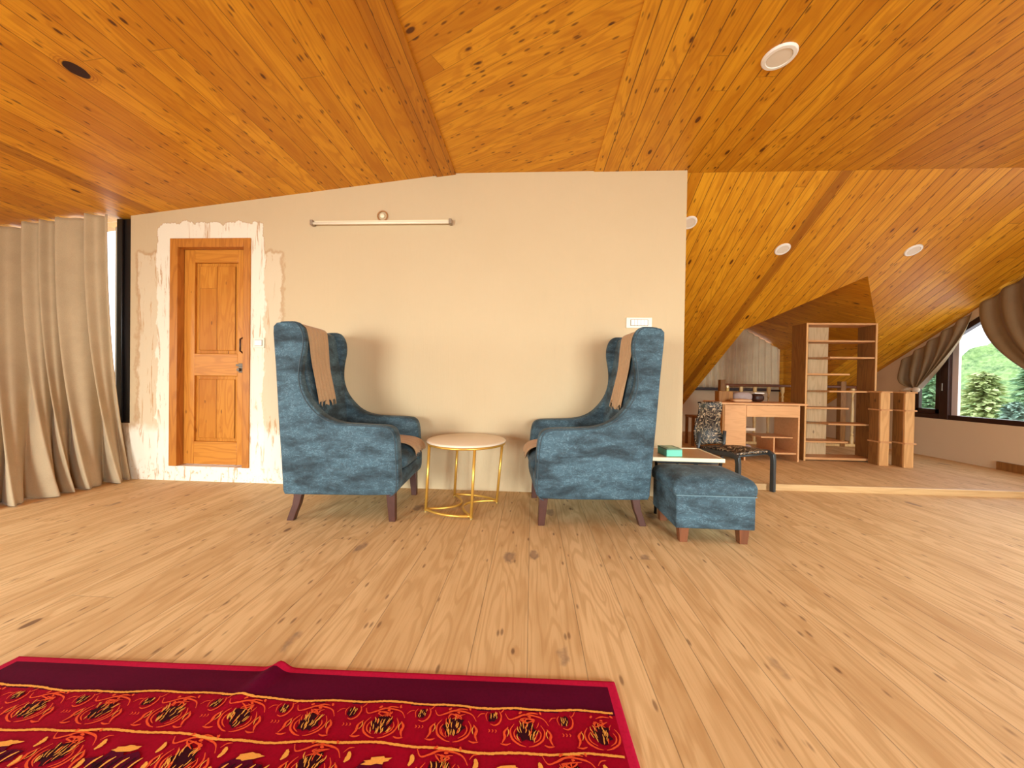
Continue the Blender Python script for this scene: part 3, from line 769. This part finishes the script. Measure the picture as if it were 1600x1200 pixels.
MB().tube([(-hw - .002, -hd - .002, .272), (hw + .002, -hd - .002, .272), (hw + .002, hd + .002, .272), (-hw - .002, hd + .002, .272)], .003, 6, closed=True).build('piping', m_pipe2, t)
for sx in (-1, 1):
    for sy in (-1, 1):
        x, y = sx * .165, sy * .155
        MB().hexa([(x - .021, y - .02, 0), (x + .021, y - .02, 0), (x + .021, y + .02, 0), (x - .021, y + .02, 0)],
                  [(x - .028, y - .026, .088), (x + .028, y - .026, .088), (x + .028, y + .026, .088), (x - .028, y + .026, .088)]).build('leg', m_leg2, t, bevel=.002)

# ------------------------------------------------------------ tray table with the turquoise box
t = thing('tray_table', 'low tray-topped table with cream rim between the footstool and the wall', 'table', (1.065, 2.675, 0))
hx_, hy_ = .233, .195
MB().box(-hx_, hx_, -hy_, hy_, .378, .392).build('tabletop', m_traytop, t)
m = MB().box(-hx_ - .006, hx_ + .006, -hy_ - .006, -hy_ + .008, .370, .396).box(-hx_ - .006, hx_ + .006, hy_ - .008, hy_ + .006, .370, .396)
m.box(-hx_ - .006, -hx_ + .006, -hy_, hy_, .370, .396).box(hx_ - .006, hx_ + .006, -hy_, hy_, .370, .396)
m.build('rim', m_cream, t, bevel=.002)
MB().box(-hx_ + .03, hx_ - .03, -hy_ + .012, hy_ - .02, .352, .370).build('apron', m_black, t)
for sx in (-.20, .07):
    for sy in (-.16, .16): MB().tube([(sx, sy, 0), (sx, sy, .36)], .010, 8).build('leg', m_black, t, smooth=True)
t = thing('turquoise_box', 'small turquoise cardboard box with a dark green lid on the tray table', 'box', (.985, 2.60, .3925), .10)
MB().box(-.055, .055, -.07, .07, 0, .045).build('box_body', m_teal, t, bevel=.002)
MB().box(-.056, .056, -.071, .071, .0452, .0535).build('lid', m_teal2, t, bevel=.002)
MB().box(-.030, .030, -.045, .045, .0537, .0545).build('lid_label', plain('pale_green_label', lin(170, 196, 160), .6), t)

# ------------------------------------------------------------ openwork black chair
t = thing('office_chair', 'black openwork side chair with dark grey metal frame behind the footstool', 'chair', (0, 0, 0))
fA, fB = Vector((1.65, 2.95, 0)), Vector((2.035, 3.13, 0))
ax = (fB - fA).normalized(); dd = Vector((ax.y, -ax.x, 0))       # ax: across, dd: forward
def CP(a, b, z): p = fA + ax * a - dd * b; return (p.x, p.y, z)
wd = (fB - fA).length
zs = .325
rear0, rear1 = .37, .40
for a, ra in ((0, 0.01), (wd, .33)):
    r = .040
    m = MB()
    pts = [CP(a, -.005, 0), CP(a, -.005, zs - .06), CP(a, .0, zs - .02), CP(a, .035, zs), CP(ra, rear0 - .04, zs - .012)]
    vs = []; fs = []
    for i, (p, w) in enumerate(zip(pts, (.017, .017, .02, .02, .018))):
        p = Vector(p); n_ = ax * .016
        tdir = (Vector(pts[min(i + 1, 4)]) - Vector(pts[max(i - 1, 0)])).normalized(); q = tdir.cross(ax).normalized() * w
        vs += [p - n_ - q, p + n_ - q, p + n_ + q, p - n_ + q]
    for j in range(4):
        for k in range(4): fs.append((j * 4 + k, j * 4 + (k + 1) % 4, (j + 1) * 4 + (k + 1) % 4, (j + 1) * 4 + k))
    fs += [(3, 2, 1, 0), (16, 17, 18, 19)]
    m.add(vs, fs).build('leg', m_greym, t, bevel=.004)
    m = MB(); m.tube([CP(ra, rear0 + .05, HF + .003), CP(ra, rear0 + .01, zs - .03), CP(ra, rear0, zs + .14)], .016, 8)
    m.build('leg', m_greym, t, smooth=True)
MB().tube([CP(0, .34, zs - .01), CP(.33, .34, zs - .01)], .012, 8).tube([CP(0, .05, zs - .015), CP(wd, .05, zs - .015)], .012, 8).build('seat_frame', m_greym, t, smooth=True)
def seatf(u, v):
    a = .02 + (wd - .04 - .09 * v) * u; b = .02 + .35 * v
    return CP(a, b, zs + .008 + .030 * math.sin(PI * min(1, v * 1.15)) * (.4 + .6 * math.sin(PI * u)))
MB().grid(seatf, 16, 12).build('seat', m_pat, t, smooth=True, solid=.016)
def backf(u, v):
    w = wd * (.5 - .04 * math.sin(v * PI)) * (1 - .10 * v)
    a = .165 + (2 * u - 1) * .165 * (1 + .10 * math.cos(v * 4.2)) * (1 - .06 * v)
    b = .37 + .05 * v + .028 * math.sin(v * PI * 1.6) - .03 * (1 - (2 * u - 1) ** 2)*-1
    return CP(a, b, zs + .02 + (.735 - zs - .02) * v)
MB().grid(backf, 16, 20).build('backrest', m_pat, t, smooth=True, solid=.014)

# ------------------------------------------------------------ desk
Z0 = HF
t = thing('desk', 'beech laminate office desk with one closed pedestal left of the tall bookcase', 'desk', (0, 0, 0))
MB().box(2.11, 3.035, 4.11, 4.54, .672, .694).build('desktop', m_desk, t, bevel=.003)
MB().box(2.135, 2.155, 4.13, 4.52, Z0, .672).build('side_panel', m_desk_side, t)  # left side panel in a darker tone than the front
MB().box(2.375, 2.392, 4.13, 4.52, Z0, .672).build('side_panel', m_desk, t)
MB().box(2.948, 2.966, 4.13, 4.52, Z0, .672).build('side_panel', m_desk, t)
dd_ = MB().box(2.157, 2.374, 4.125, 4.142, .105, .668).build('door', m_desk, t, bevel=.002)
dw = MB().box(2.394, 2.947, 4.125, 4.142, .540, .666).build('drawer', m_desk, t, bevel=.002)
MB().box(2.394, 2.947, 4.142, 4.50, .545, .555).build('drawer_bottom', m_desk_side, dw)
MB().box(2.392, 2.948, 4.15, 4.50, .125, .143).build('shelf', m_desk, t)
MB().box(2.60, 2.946, 4.20, 4.50, .298, .312).build('shelf', m_desk, t)
MB().box(2.394, 2.56, 4.24, 4.48, .37, .40).build('shelf', plain('grey_board', lin(206, 186, 164), .5), t)
MB().box(2.735, 2.75, 4.20, 4.50, .143, .298).build('divider', m_desk, t)
MB().box(2.157, 2.374, 4.142, 4.5, .105, .12).build('pedestal_bottom', m_desk_side, t)
def blob(name, mat, c, r, label, cat, power=4, seed=1):
    m = MB(); rg = random.Random(seed); NU, NV = 24, 12
    ph = [rg.uniform(0, 6) for _ in range(4)]
    def f(u, v):
        a = 2 * PI * u; b = PI * (v - .5)
        sg = lambda q, e: math.copysign(abs(q) ** e, q)
        w = 1 + .05 * math.sin(3 * a + ph[0]) + .03 * math.sin(5 * a + ph[1] + 2 * b)
        return (r[0] * sg(math.cos(b), .6) * sg(math.cos(a), .6) * w, r[1] * sg(math.cos(b), .6) * sg(math.sin(a), .6) * w, r[2] * (1 + sg(math.sin(b), .75)))
    m.grid(f, NU, NV); o = m.build(name, mat, smooth=True); o.location = c; return tag(o, label, cat)
blob('folded_cloth', m_lav, (2.47, 4.32, .144), (.065, .10, .032), 'grey folded cloth on the bottom shelf of the desk', 'cloth', seed=4)
# things on the desk
t = thing('pen_box', 'brown wooden organiser box at the left back of the desk', 'box', (2.305, 4.44, .694))
m = MB().box(-.08, .08, -.05, -.042, 0, .12).box(-.08, .08, .042, .05, 0, .12).box(-.08, -.072, -.042, .042, 0, .12).box(.072, .08, -.042, .042, 0, .12).box(-.072, .072, -.042, .042, 0, .008)
m.build('box_body', wood('oiled_wood_box', lin(160, 108, 44), lin(116, 70, 22), 'z', .4, .1), t, bevel=.002)
MB().box(.005, .012, -.042, .042, .008, .118).build('divider', m_pine_dark, t)
t = thing('bottle', 'small pale brass bottle standing in the wooden organiser box', 'bottle', (2.345, 4.44, .7022))
MB().lathe([(.018, 0), (.018, .13), (.012, .145), (.012, .155)], seg=16).build('bottle_body', m_brass, t, smooth='x')
MB().lathe([(.014, .156), (.014, .178), (.004, .182)], seg=16).build('cap', m_cream, t, smooth='x')
blob('cushion', m_lav, (2.50, 4.42, .694), (.10, .075, .058), 'mauve-grey cushion leaning behind the desk edge next to the wooden box', 'cushion', seed=6)
blob('cushion', m_tan, (2.40, 4.26, .694), (.105, .07, .019), 'flat tan cushion on the desk in front of the mauve-grey one', 'cushion', seed=9)
blob('handbag', m_dkbrown, (2.68, 4.42, .694), (.062, .06, .048), 'dark brown leather bag on the desk under a pale book', 'bag', seed=2)
t = thing('book', 'thin white book lying on top of the dark brown bag', 'book', (2.68, 4.42, .792))
MB().box(-.055, .055, -.045, .045, 0, .012).build('cover', m_white, t, bevel=.001)
MB().box(-.052, .056, -.042, .042, .002, .010).build('pages', m_cream, t)

# ------------------------------------------------------------ bookcase
t = thing('bookcase', 'tall open pine bookcase with staggered half shelves right of the desk', 'bookcase', (0, 0, 0))
bx0, bx1, by0, by1, bt = 3.07, 3.83, 4.21, 4.43, 1.60
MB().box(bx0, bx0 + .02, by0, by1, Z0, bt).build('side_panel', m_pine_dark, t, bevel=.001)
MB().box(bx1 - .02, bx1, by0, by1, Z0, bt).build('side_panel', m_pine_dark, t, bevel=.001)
MB().box(bx0 + .021, bx1 - .021, by0, by1, bt - .018, bt).build('top', m_pine_x, t)
MB().box(bx0 + .021, bx1 - .021, by0, by1, Z0 + .015, Z0 + .04).build('shelf', m_pine_x, t)
MB().box(3.245, 3.47, by1 - .015, by1, Z0 + .04, bt - .018).build('back_board', m_pine_pale, t)
MB().box(bx0 + .001, bx0 + .019, by0 - .004, by0, Z0, bt).box(bx1 - .019, bx1 - .001, by0 - .004, by0, Z0, bt).build('edge_strip', m_pine, t)
for z, side in ((1.400, 0), (1.215, 1), (1.027, 2), (.835, 1), (.645, 2), (.466, 1), (.265, 2)):
    a, b = {0: (bx0 + .021, bx1 - .021), 1: (3.335, bx1 - .021), 2: (bx0 + .021, 3.55)}[side]
    MB().box(a, b, by0 + .004, by1 - .017, z - .009, z + .009).build('shelf', m_pine_x, t, bevel=.001)
    if side == 1: MB().box(bx0 + .021, 3.335, by0 + .10, by1 - .017, z - .008, z + .008).build('shelf', m_pine_dark, t)

# two boxed pine posts next to the bookcase
for px, py, lb in ((3.735, 4.05, 'boxed pine post standing against the right end of the bookcase'), (3.915, 3.98, 'boxed pine post with stepped mouldings, the one nearer the gable window')):
    t = thing('wooden_post', lb, 'post', (px, py, HF), 0, 'boxed pine posts')
    MB().box(.0, .095, .0, .018, 0, .79).build('front_board', m_pine, t, bevel=.002)
    MB().box(-.001, .017, .019, .13, 0, .79).build('side_board', m_pine_dark, t, bevel=.002)  # darker pine than the front: shadow on the post sides painted in
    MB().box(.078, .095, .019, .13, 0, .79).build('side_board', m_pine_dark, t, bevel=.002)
    for z in (.782, .590, .245):
        MB().box(-.006, .108, -.014, .14, z, z + .016).build('moulding', m_pine_x, t, bevel=.002)

# ------------------------------------------------------------ stair railing
t = thing('stair_railing', 'turned wooden balustrade with brown handrail behind the desk and bookcase', 'railing', (0, 0, 0))
RY = 5.30
MB().box(2.75, 4.80, RY - .03, RY + .03, .865, .905).build('handrail', m_rail, t, bevel=.01)
MB().box(2.75, 4.80, RY - .03, RY + .03, HF, HF + .035).build('bottom_rail', m_bal, t, bevel=.004)
bprof = [(.022, 0), (.022, .10), (.012, .115), (.020, .135), (.011, .155), (.016, .20), (.021, .30), (.019, .45), (.014, .58), (.010, .62), (.019, .645), (.010, .665), (.014, .69), (.024, .71), (.024, .78)]
for k in range(11):
    X = 2.80 + k * .19
    if k in (8,): continue
    MB().lathe(bprof, (X, RY, HF + .035), 12).build('baluster', m_bal, t, smooth='x')
for X in (4.36, 2.72): 
    MB().box(X - .035, X + .035, RY - .036, RY + .036, HF, .96).build('newel_post', m_pine_dark, t, bevel=.004)
# low stool in the far left corner
t = thing('wooden_stool', 'small brown wooden stool in the far corner seen past the wall end', 'stool', (2.30, 5.1, HF))
MB().box(-.12, .12, -.12, .12, .38, .41).build('seat', m_pine_dark, t, bevel=.004)
for sx in (-1, 1):
    for sy in (-1, 1): MB().box(sx * .10 - .016, sx * .10 + .016, sy * .10 - .016, sy * .10 + .016, 0, .38).build('leg', m_pine_dark, t)

# ------------------------------------------------------------ curtains
def curtain_left():
    top = [(-5.05, 2.815), (-3.565, 2.815)]
    hem = rounded([(-3.80, 2.02), (-3.66, 2.05), (-3.56, 2.14), (-3.49, 2.30), (-3.50, 2.52), (-3.45, 2.70), (-3.395, 2.855)], False, 8)
    ln = [0]
    for a, b in zip(hem, hem[1:]): ln.append(ln[-1] + math.dist(a, b))
    def H(s):
        q = s * ln[-1]
        for i in range(len(hem) - 1):
            if ln[i + 1] >= q or i == len(hem) - 2:
                w = (q - ln[i]) / (ln[i + 1] - ln[i]); return (hem[i][0] * (1 - w) + hem[i + 1][0] * w, hem[i][1] * (1 - w) + hem[i + 1][1] * w)
    NF = 8
    def f(u, v):
        tx = top[0][0] + (top[1][0] - top[0][0]) * u; ty = top[0][1]
        hx, hy = H(u)
        w = v ** 2.1
        # folds: deep ridges that keep their phase from the top to the hem
        ph = 2 * PI * NF * u + 1.3 * math.sin(2 * PI * u * 3.1)
        env = min(1, (1 - u) * 14) * min(1, u * 30)
        sp = math.sin(ph + .5 * math.sin(ph))
        d = (.056 + .026 * v) * (sp + .22 * math.sin(2 * ph + 1.0)) * env
        h2 = H(min(1, u + .01)); h1 = H(max(0, u - .01)); tx_, ty_ = h2[0] - h1[0], h2[1] - h1[1]; L = math.hypot(tx_, ty_)
        nx = (ty_ / L) * w; ny = -(1 - w) + (-tx_ / L) * w
        zt = cl(tx) - .012
        z = zt * (1 - v) + .006 * v
        if v > .96: z = .006 + (z - .006) * 1.0 + .004 * abs(math.sin(ph))
        return (tx * (1 - w) + hx * w + nx * d, min(ty * (1 - w) + hy * w + ny * d, 2.885), z)
    return f
o = MB().grid(curtain_left(), 420, 70).build('curtain', m_curt, None, smooth=True, solid=.004)
tag(o, 'full-length beige linen curtain trailing on the floor at the left window', 'curtain')

def gable_curtain(topA, topB, fn, label, nf, cat='curtain'):
    o = MB().grid(fn, 90, 50).build('curtain', m_curt2, None, smooth=True, solid=.004); return tag(o, label, cat, 'brown curtains on the gable window')
def gc1(u, v):
    # u: from far (Y 4.98) to near (Y 4.24); everything gathered to a knot
    Y = 4.985 + (4.235 - 4.985) * u; zt = 1.235 + (1.742 - 1.235) * u
    KY, KZ = 4.765, .875
    e = [(4.985, 1.235), (4.955, 1.02), (4.93, .93), (4.82, .885)]
    w = v
    yb, zb = KY + (.5 - u) * .10, KZ + .01 * math.sin(u * 9)
    # far side hangs straight, then turns in under to the knot
    mY = Y + (KY - Y) * (w ** (1.5 + 4.5 * (1 - u) ** 2)); mz = zt + (KZ - zt) * (w ** (.80 + .12 * u))
    x = 4.835 - (.020 + .022 * w) * math.sin(2 * PI * 5 * u + 2 * w) - .015 * math.sin(PI * w)
    return (x, mY, mz)
gable_curtain(0, 0, gc1, 'short brown curtain gathered into a knot at the low end of the gable window', 5)
MB().lathe([(.004, -.04), (.028, -.03), (.036, 0), (.026, .03), (.004, .04)], (4.815, 4.765, .862), 12)
kn = MB().grid(lambda u, v: (4.805 + .035 * math.cos(PI * (v - .5)) * math.cos(2 * PI * u), 4.765 + (.05 + .012 * math.sin(4 * PI * u)) * math.cos(PI * (v - .5)) * math.sin(2 * PI * u), .865 + .032 * math.sin(PI * (v - .5))), 20, 12)
kn.grid(lambda u, v: (4.80 - .02 * math.sin(3 * u), 4.78 + .17 * u, .862 + .022 * (2 * v - 1) * (1 - .6 * u) + .012 * math.sin(5 * u)), 10, 4)
k = kn.build('curtain_knot', plain('satin_curtain_lining', lin(222, 206, 184), .3), None, smooth=True, solid=.003)
for o_ in bpy.data.objects:
    if o_.name.startswith('curtain') and 'knot at the low end' in str(o_.get('label', '')): k.parent = o_
def gc2(u, v):
    Y = 4.165 + (2.95 - 4.165) * u; zt = min(1.800 + (4.165 - Y) * .6, 2.34)
    KY, KZ = 3.35, .80
    w = v
    mY = Y + (KY - Y) * (w ** (1.9 - .4 * u)); mz = zt + (KZ - zt) * w ** .92
    x = 4.83 - (.022 + .020 * w) * math.sin(2 * PI * 7 * u + 1.5 * w) - .02 * math.sin(PI * w)
    return (x, mY, mz)
gable_curtain(0, 0, gc2, 'long brown curtain swept aside at the upper end of the gable window', 7)

def dc(u, v):
    X = 2.68 + (4.22 - 2.68) * u
    zt = PZ - DS * abs(X - PX) - .02
    ph = 2 * PI * 15 * u + .8 * math.sin(9 * u + 2 * v)
    y = YB - .055 + (.012 + .014 * v) * math.sin(ph)
    return (X, y, zt + (.835 - zt) * v)
o = MB().grid(dc, 240, 20).build('curtain', cloth('cream_curtain', lin(232, 214, 180), 260), None, smooth=True, solid=.003)
tag(o, 'pale gathered curtain covering the dormer window in the far gable', 'curtain')

# ------------------------------------------------------------ rug
RA = math.atan2(1.078 - 1.035, .257 + 1.60); RL = 1.86
def rh(u, v):
    """height of the rug above the floor"""
    h = .006
    dx, dy = u - .845, v
    a = .30
    d = dx + dy * a
    h += .020 * math.exp(-(d / .024) ** 2) * math.exp(-(v / .10) ** 2)
    h += .006 * math.exp(-(d / .05) ** 2) * math.exp(-((v - .2) / .16) ** 2)
    h += .0022 * (1 + math.sin(u * 9 + v * 12)) * min(1, v / .05) * min(1, (RL - u) / .05)
    return h
def wob(u, v): return .004 * math.sin(u * 11 + 1) + .002 * math.sin(u * 37)
RV = 2.1
m_r1 = cloth('crimson_rug_binding', lin(186, 22, 62), 120, 1.0, .0)
m_r2 = cloth('dark_plum_pile', lin(86, 4, 36), 140, 1.0, .0)
m_r3 = cloth('deep_red_pile', lin(150, 2, 32), 140, 1.0, .0)
m_r4 = cloth('gold_pile', lin(236, 164, 74), 420, 1.0, .0)
m_r5 = cloth('orange_pile', lin(226, 84, 44), 420, 1.0, .0)
m_r6 = cloth('black_plum_pile', lin(54, 12, 22), 420, 1.0, .0)
rug = MB()
us = [0, .012, .024] + [.024 + (RL - .048) * k / 190 for k in range(1, 191)] + [RL - .012, RL]
vs_ = [0, .006, .011, .016, .021] + [.021 + .007 * k for k in range(1, 85)]
vs_ += [vs_[-1] + .03 * k for k in range(1, 51)]
nu, nv = len(us), len(vs_)
for v in vs_:
    for u in us: rug.v.append((u, -v, rh(u, v)))
for j in range(nv - 1):
    for i in range(nu - 1):
        u, v = (us[i] + us[i + 1]) / 2, (vs_[j] + vs_[j + 1]) / 2
        edge = v < .021 or u < .024 or u > RL - .024
        vv = v + wob(u, v)
        c = 0 if edge else (1 if vv < .110 else 2)
        rug.f.append((j * nu + i, j * nu + i + 1, (j + 1) * nu + i + 1, (j + 1) * nu + i)); rug.mi.append(c)
n0 = len(rug.v)                                  # turned-down edge
for u in us: rug.v.append((u, .003, .0005))
for i in range(nu - 1): rug.f.append((i, i + 1, n0 + i + 1, n0 + i)); rug.mi.append(0)
n1_ = len(rug.v)
for v in vs_: rug.v.append((RL + .003, -v, .0005))
for j in range(nv - 1): rug.f.append((j * nu + nu - 1, (j + 1) * nu + nu - 1, n1_ + j + 1, n1_ + j)); rug.mi.append(0)
rg = random.Random(11)
def stroke(pts, w, mat, lift=.0022, taper=True, n=5):
    P = rounded(pts, False, n) if len(pts) > 2 else pts; N = len(P); L_ = []; R_ = []
    for i, (u, v) in enumerate(P):
        a = P[min(i + 1, N - 1)]; b = P[max(i - 1, 0)]; dx, dy = a[0] - b[0], a[1] - b[1]; q = math.hypot(dx, dy) or 1
        ww = w * (.25 + .75 * math.sin(PI * min(.95, max(.05, i / max(1, N - 1))))) if taper else w
        ww *= rg.uniform(.8, 1.15)
        L_.append((u - dy / q * ww, v + dx / q * ww)); R_.append((u + dy / q * ww, v - dx / q * ww))
    if any(not (.026 < p[0] < RL - .026) for p in L_ + R_): return
    b0 = len(rug.v)
    for p, q in zip(L_, R_):
        for s_ in (p, q): rug.v.append((s_[0], -s_[1], rh(*s_) + lift))
    for i in range(N - 1): rug.f.append((b0 + 2 * i, b0 + 2 * i + 2, b0 + 2 * i + 3, b0 + 2 * i + 1)); rug.mi.append(mat)
def blotch(cu, cv, ru, rv, mat, lift=.0016, n=18, jit=.25, rot=0):
    P = []
    for k in range(n):
        a = 2 * PI * k / n; r = 1 + rg.uniform(-jit, jit); x, y = ru * math.cos(a) * r, rv * math.sin(a) * r
        P.append((cu + x * math.cos(rot) - y * math.sin(rot), cv + x * math.sin(rot) + y * math.cos(rot)))
    if any(not (.026 < p[0] < RL - .026) for p in P): return
    b0 = len(rug.v); rug.v.append((cu, -cv, rh(cu, cv) + lift))
    for p in P: rug.v.append((p[0], -p[1], rh(*p) + lift))
    for k in range(n): rug.f.append((b0, b0 + 1 + k, b0 + 1 + (k + 1) % n)); rug.mi.append(mat)
for v0 in (.108, .222):                          # the two wavy gold lines
    L_ = [(.03 + (RL - .06) * k / 300, v0) for k in range(301)]
    L_ = [(u, v - wob(u, v) + rg.uniform(-.0006, .0006)) for u, v in L_]
    for i in range(0, 300, 6): stroke(L_[i:i + 7], .0030, 3, .0026, False, 2)
def motif(cu, cv, s=1.0, big=True):
    T_ = lambda pts, fx=1: [(cu + fx * a * s, cv - b * s) for a, b in pts]
    if big:
        blotch(cu, cv, .026 * s, .027 * s, 5)
        for k in range(22):
            a = rg.uniform(-.024, .024); b = rg.uniform(-.022, .024)
            tilt = a * .5
            stroke(T_([(a, b - .008), (a + tilt * .3 + rg.uniform(-.003, .003), b), (a + tilt * .6, b + .008)]), .0013 * s, 3 if rg.random() < .75 else 4, .003)
        for k in range(5):
            stroke(T_([(rg.uniform(-.02, .02), .02), (rg.uniform(-.02, .02), .03), (rg.uniform(-.025, .025), .036)]), .0018 * s, 4, .003)
        for fx in (-1, 1):
            stroke(T_([(.036, .018), (.046, 0), (.040, -.022), (.020, -.036), (.004, -.040)], fx), .0024 * s, 4)
            stroke(T_([(.030, .006), (.036, -.006), (.031, -.020), (.016, -.030)], fx), .0018 * s, 4)
            stroke(T_([(.052, .008), (.062, -.006), (.060, -.020), (.066, -.034)], fx), .0034 * s, 4)
            stroke(T_([(.044, -.034), (.056, -.038), (.070, -.036)], fx), .0022 * s, 4)
            stroke(T_([(.054, .004), (.050, -.006), (.054, -.018)], fx), .0013 * s, 3, .003)
        stroke(T_([(-.062, .046), (-.050, .030), (-.030, .036), (-.008, .046), (.020, .044), (.044, .036), (.058, .018)]), .0026 * s, 4)
        stroke(T_([(-.008, .046), (.010, .052), (.030, .050)]), .0022 * s, 4)
        for a_, b_ in ((-.02, .050), (.006, .040), (.036, .052)): blotch(cu + a_ * s, cv - b_ * s, .005 * s, .003 * s, 4, .003, 8, .3, a_ * 30)
        stroke(T_([(.060, .030), (.068, .040), (.080, .042)]), .0014 * s, 4)
    else:
        blotch(cu, cv, .014 * s, .015 * s, 5)
        for k in range(11):
            a = rg.uniform(-.012, .012); b = rg.uniform(-.012, .012)
            stroke(T_([(a, b - .005), (a + rg.uniform(-.002, .002), b), (a, b + .005)]), .0011 * s, 3, .003)
        stroke(T_([(.018, .020), (.026, .004), (.022, -.016), (.008, -.026), (-.006, -.022)]), .0026 * s, 4)
        stroke(T_([(.022, .014), (.030, .022), (.036, .034)]), .0016 * s, 4)
        stroke(T_([(-.016, .016), (-.022, .004), (-.016, -.014)]), .0014 * s, 4)
        for a_ in (-.010, .0, .010): stroke(T_([(a_, -.038), (a_ + .004, -.043), (a_ + .001, -.048)]), .0016 * s, 4)
k = 0
U0 = 1.86 - .257 + .115
while True:
    u = U0 + .07 - k * .188
    if u < -.05: break
    motif(u, .168, .95)
    motif(u - .091, .136, .85, False)
    k += 1
motif(U0 + .07 + .098, .136, .85, False)
# the field of the rug: flowers, dark leaves and gold bars
for row in range(3):
    for k in range(12):
        u = 1.70 - k * .150 + (row % 2) * .075; v = .275 + row * .105
        if (k + row) % 2 == 0:
            motif(u, v, 1.05)
        else:
            blotch(u, v + .02, .060, .030, 1, .0018, 22, .3); blotch(u - .02, v + .03, .03, .014, 5, .002, 14, .4, .5)
            blotch(u, v - .016, .030, .008, 3, .0026, 16, .3, -.15)
            for q in range(7): stroke([(u - .05 + q * .016, v + .03), (u - .046 + q * .016, v + .014), (u - .038 + q * .016, v + .002)], .0028, 5 if q % 2 else 3, .003)
        for q in (-1, 1): stroke([(u + .075, v + .01 * q), (u + .080, v + .022 * q), (u + .076, v + .034 * q)], .006, 3, .0026)
o = rug.build('rug', [m_r1, m_r2, m_r3, m_r4, m_r5, m_r6])
for p in o.data.polygons: p.use_smooth = True
o.location = (-1.60, 1.035, 0); o.rotation_euler = (0, 0, RA)
tag(o, 'crimson rug with plum border and gold floral band on the bare floor', 'rug')

# ------------------------------------------------------------ outside the gable window
s = NT('hillside_green'); x, y, z = s.xyz()
n1 = s.noise(s.V(x, y, z), .35, 5, .65); n2 = s.noise(s.V(x, y, z), 2.2, 4, .7)
s.m = s.fin(s.mix(s.ss(n2, .35, .7), s.mix(s.ss(n1, .35, .65), lin(60, 96, 58), lin(120, 150, 84)), lin(150, 176, 112)), .9)
m_hill = s.m
def hill(u, v):
    Y = -30 + 90 * u; X = 22 + 50 * v
    z = -8.4 + 28 * v + 5.5 * math.sin(Y * .06 + 1.8) - .16 * (Y - 12) * v + 1.2 * math.sin(Y * .5 + X * .3) + .6 * math.sin(Y * 1.3 + X)
    return (X, Y, z)
o = MB().grid(hill, 90, 40).build('hillside', m_hill, None, smooth=True); struct(o)
def foliage_mat(name, a, b):
    q = NT(name); x, y, z = q.xyz(); n_ = q.noise(q.V(x, y, z), 5, 3)
    return q.fin(q.mix(q.ss(n_, .35, .65), a, b), .8)
m_fol = [foliage_mat('cedar_needles', lin(112, 152, 112), lin(160, 192, 140)), foliage_mat('yellow_green_leaves', lin(160, 176, 112), lin(200, 208, 146)), foliage_mat('blue_green_needles', lin(110, 142, 126), lin(156, 182, 160))]
m_bark = plain('tree_bark', lin(96, 72, 54), .9, nz=.4)
def tree(loc, h, r, kind, label, seed):
    rg_ = random.Random(seed); t = thing('tree', label, 'tree', loc, rg_.uniform(0, 6), 'trees outside the gable window')
    MB().tube([(0, 0, 0), (.05, 0, h * .5), (0, .03, h * .95)], .1, 7, rr=[h * .022, h * .014, h * .004]).build('trunk', m_bark, t, smooth=True)
    m = MB()
    nb = 190
    for k in range(nb):                          # drooping boughs made of small leaf sprays
        q = (k / nb) ** .8; z = h * (.12 + .86 * q); L_ = r * (1 - q * .85) * rg_.uniform(.7, 1.1); a = k * 2.4 + rg_.uniform(-.3, .3)
        for j in range(9):
            f = (j + 1) / 9; d = L_ * f
            for e in range(3):
                aa = a + rg_.uniform(-.22, .22); c = Vector((d * math.cos(aa), d * math.sin(aa), z - .22 * L_ * f * f + rg_.uniform(-.06, .06) * h * .25))
                sz = h * .017 * rg_.uniform(.6, 1.3)
                t1 = Vector((math.cos(aa), math.sin(aa), rg_.uniform(-.5, .1))) * sz * 1.6; t2 = Vector((-math.sin(aa), math.cos(aa), rg_.uniform(-.4, .4))) * sz
                m.add([c - t1, c + t2 * .8, c + t1, c - t2 * .8], [(0, 1, 2, 3)])
    o = m.build('foliage', m_fol[kind], t); return t
tl = [((13.5, 12.9, -3.5), 5.0, 1.0, 0), ((12.0, 10.4, -3.4), 3.4, 1.3, 1), ((15.6, 15.4, -4.2), 6.0, 1.05, 2), ((19.6, 14.9, -4.8), 7.3, 2.1, 0),
      ((23.0, 19.6, -5), 6.8, 2.6, 1), ((15.95, 12.75, -4.2), 4.7, 1.15, 2)]
kinds = ['green drooping cedar', 'yellow-green bushy tree', 'blue-green conifer']
where = ['seen through the small casement at the left of the gable window', 'nearest, just above the gable window sill', 'rising behind the dark mullion of the gable window',
         'at the right edge of the picture beyond the gable window', 'farthest up the hillside in the middle of the gable window', 'standing between the near bushy tree and the cedar at the right edge']
for i, (loc, h, r, k_) in enumerate(tl): tree(loc, h, r, k_, kinds[k_] + ', ' + where[i], 100 + i)
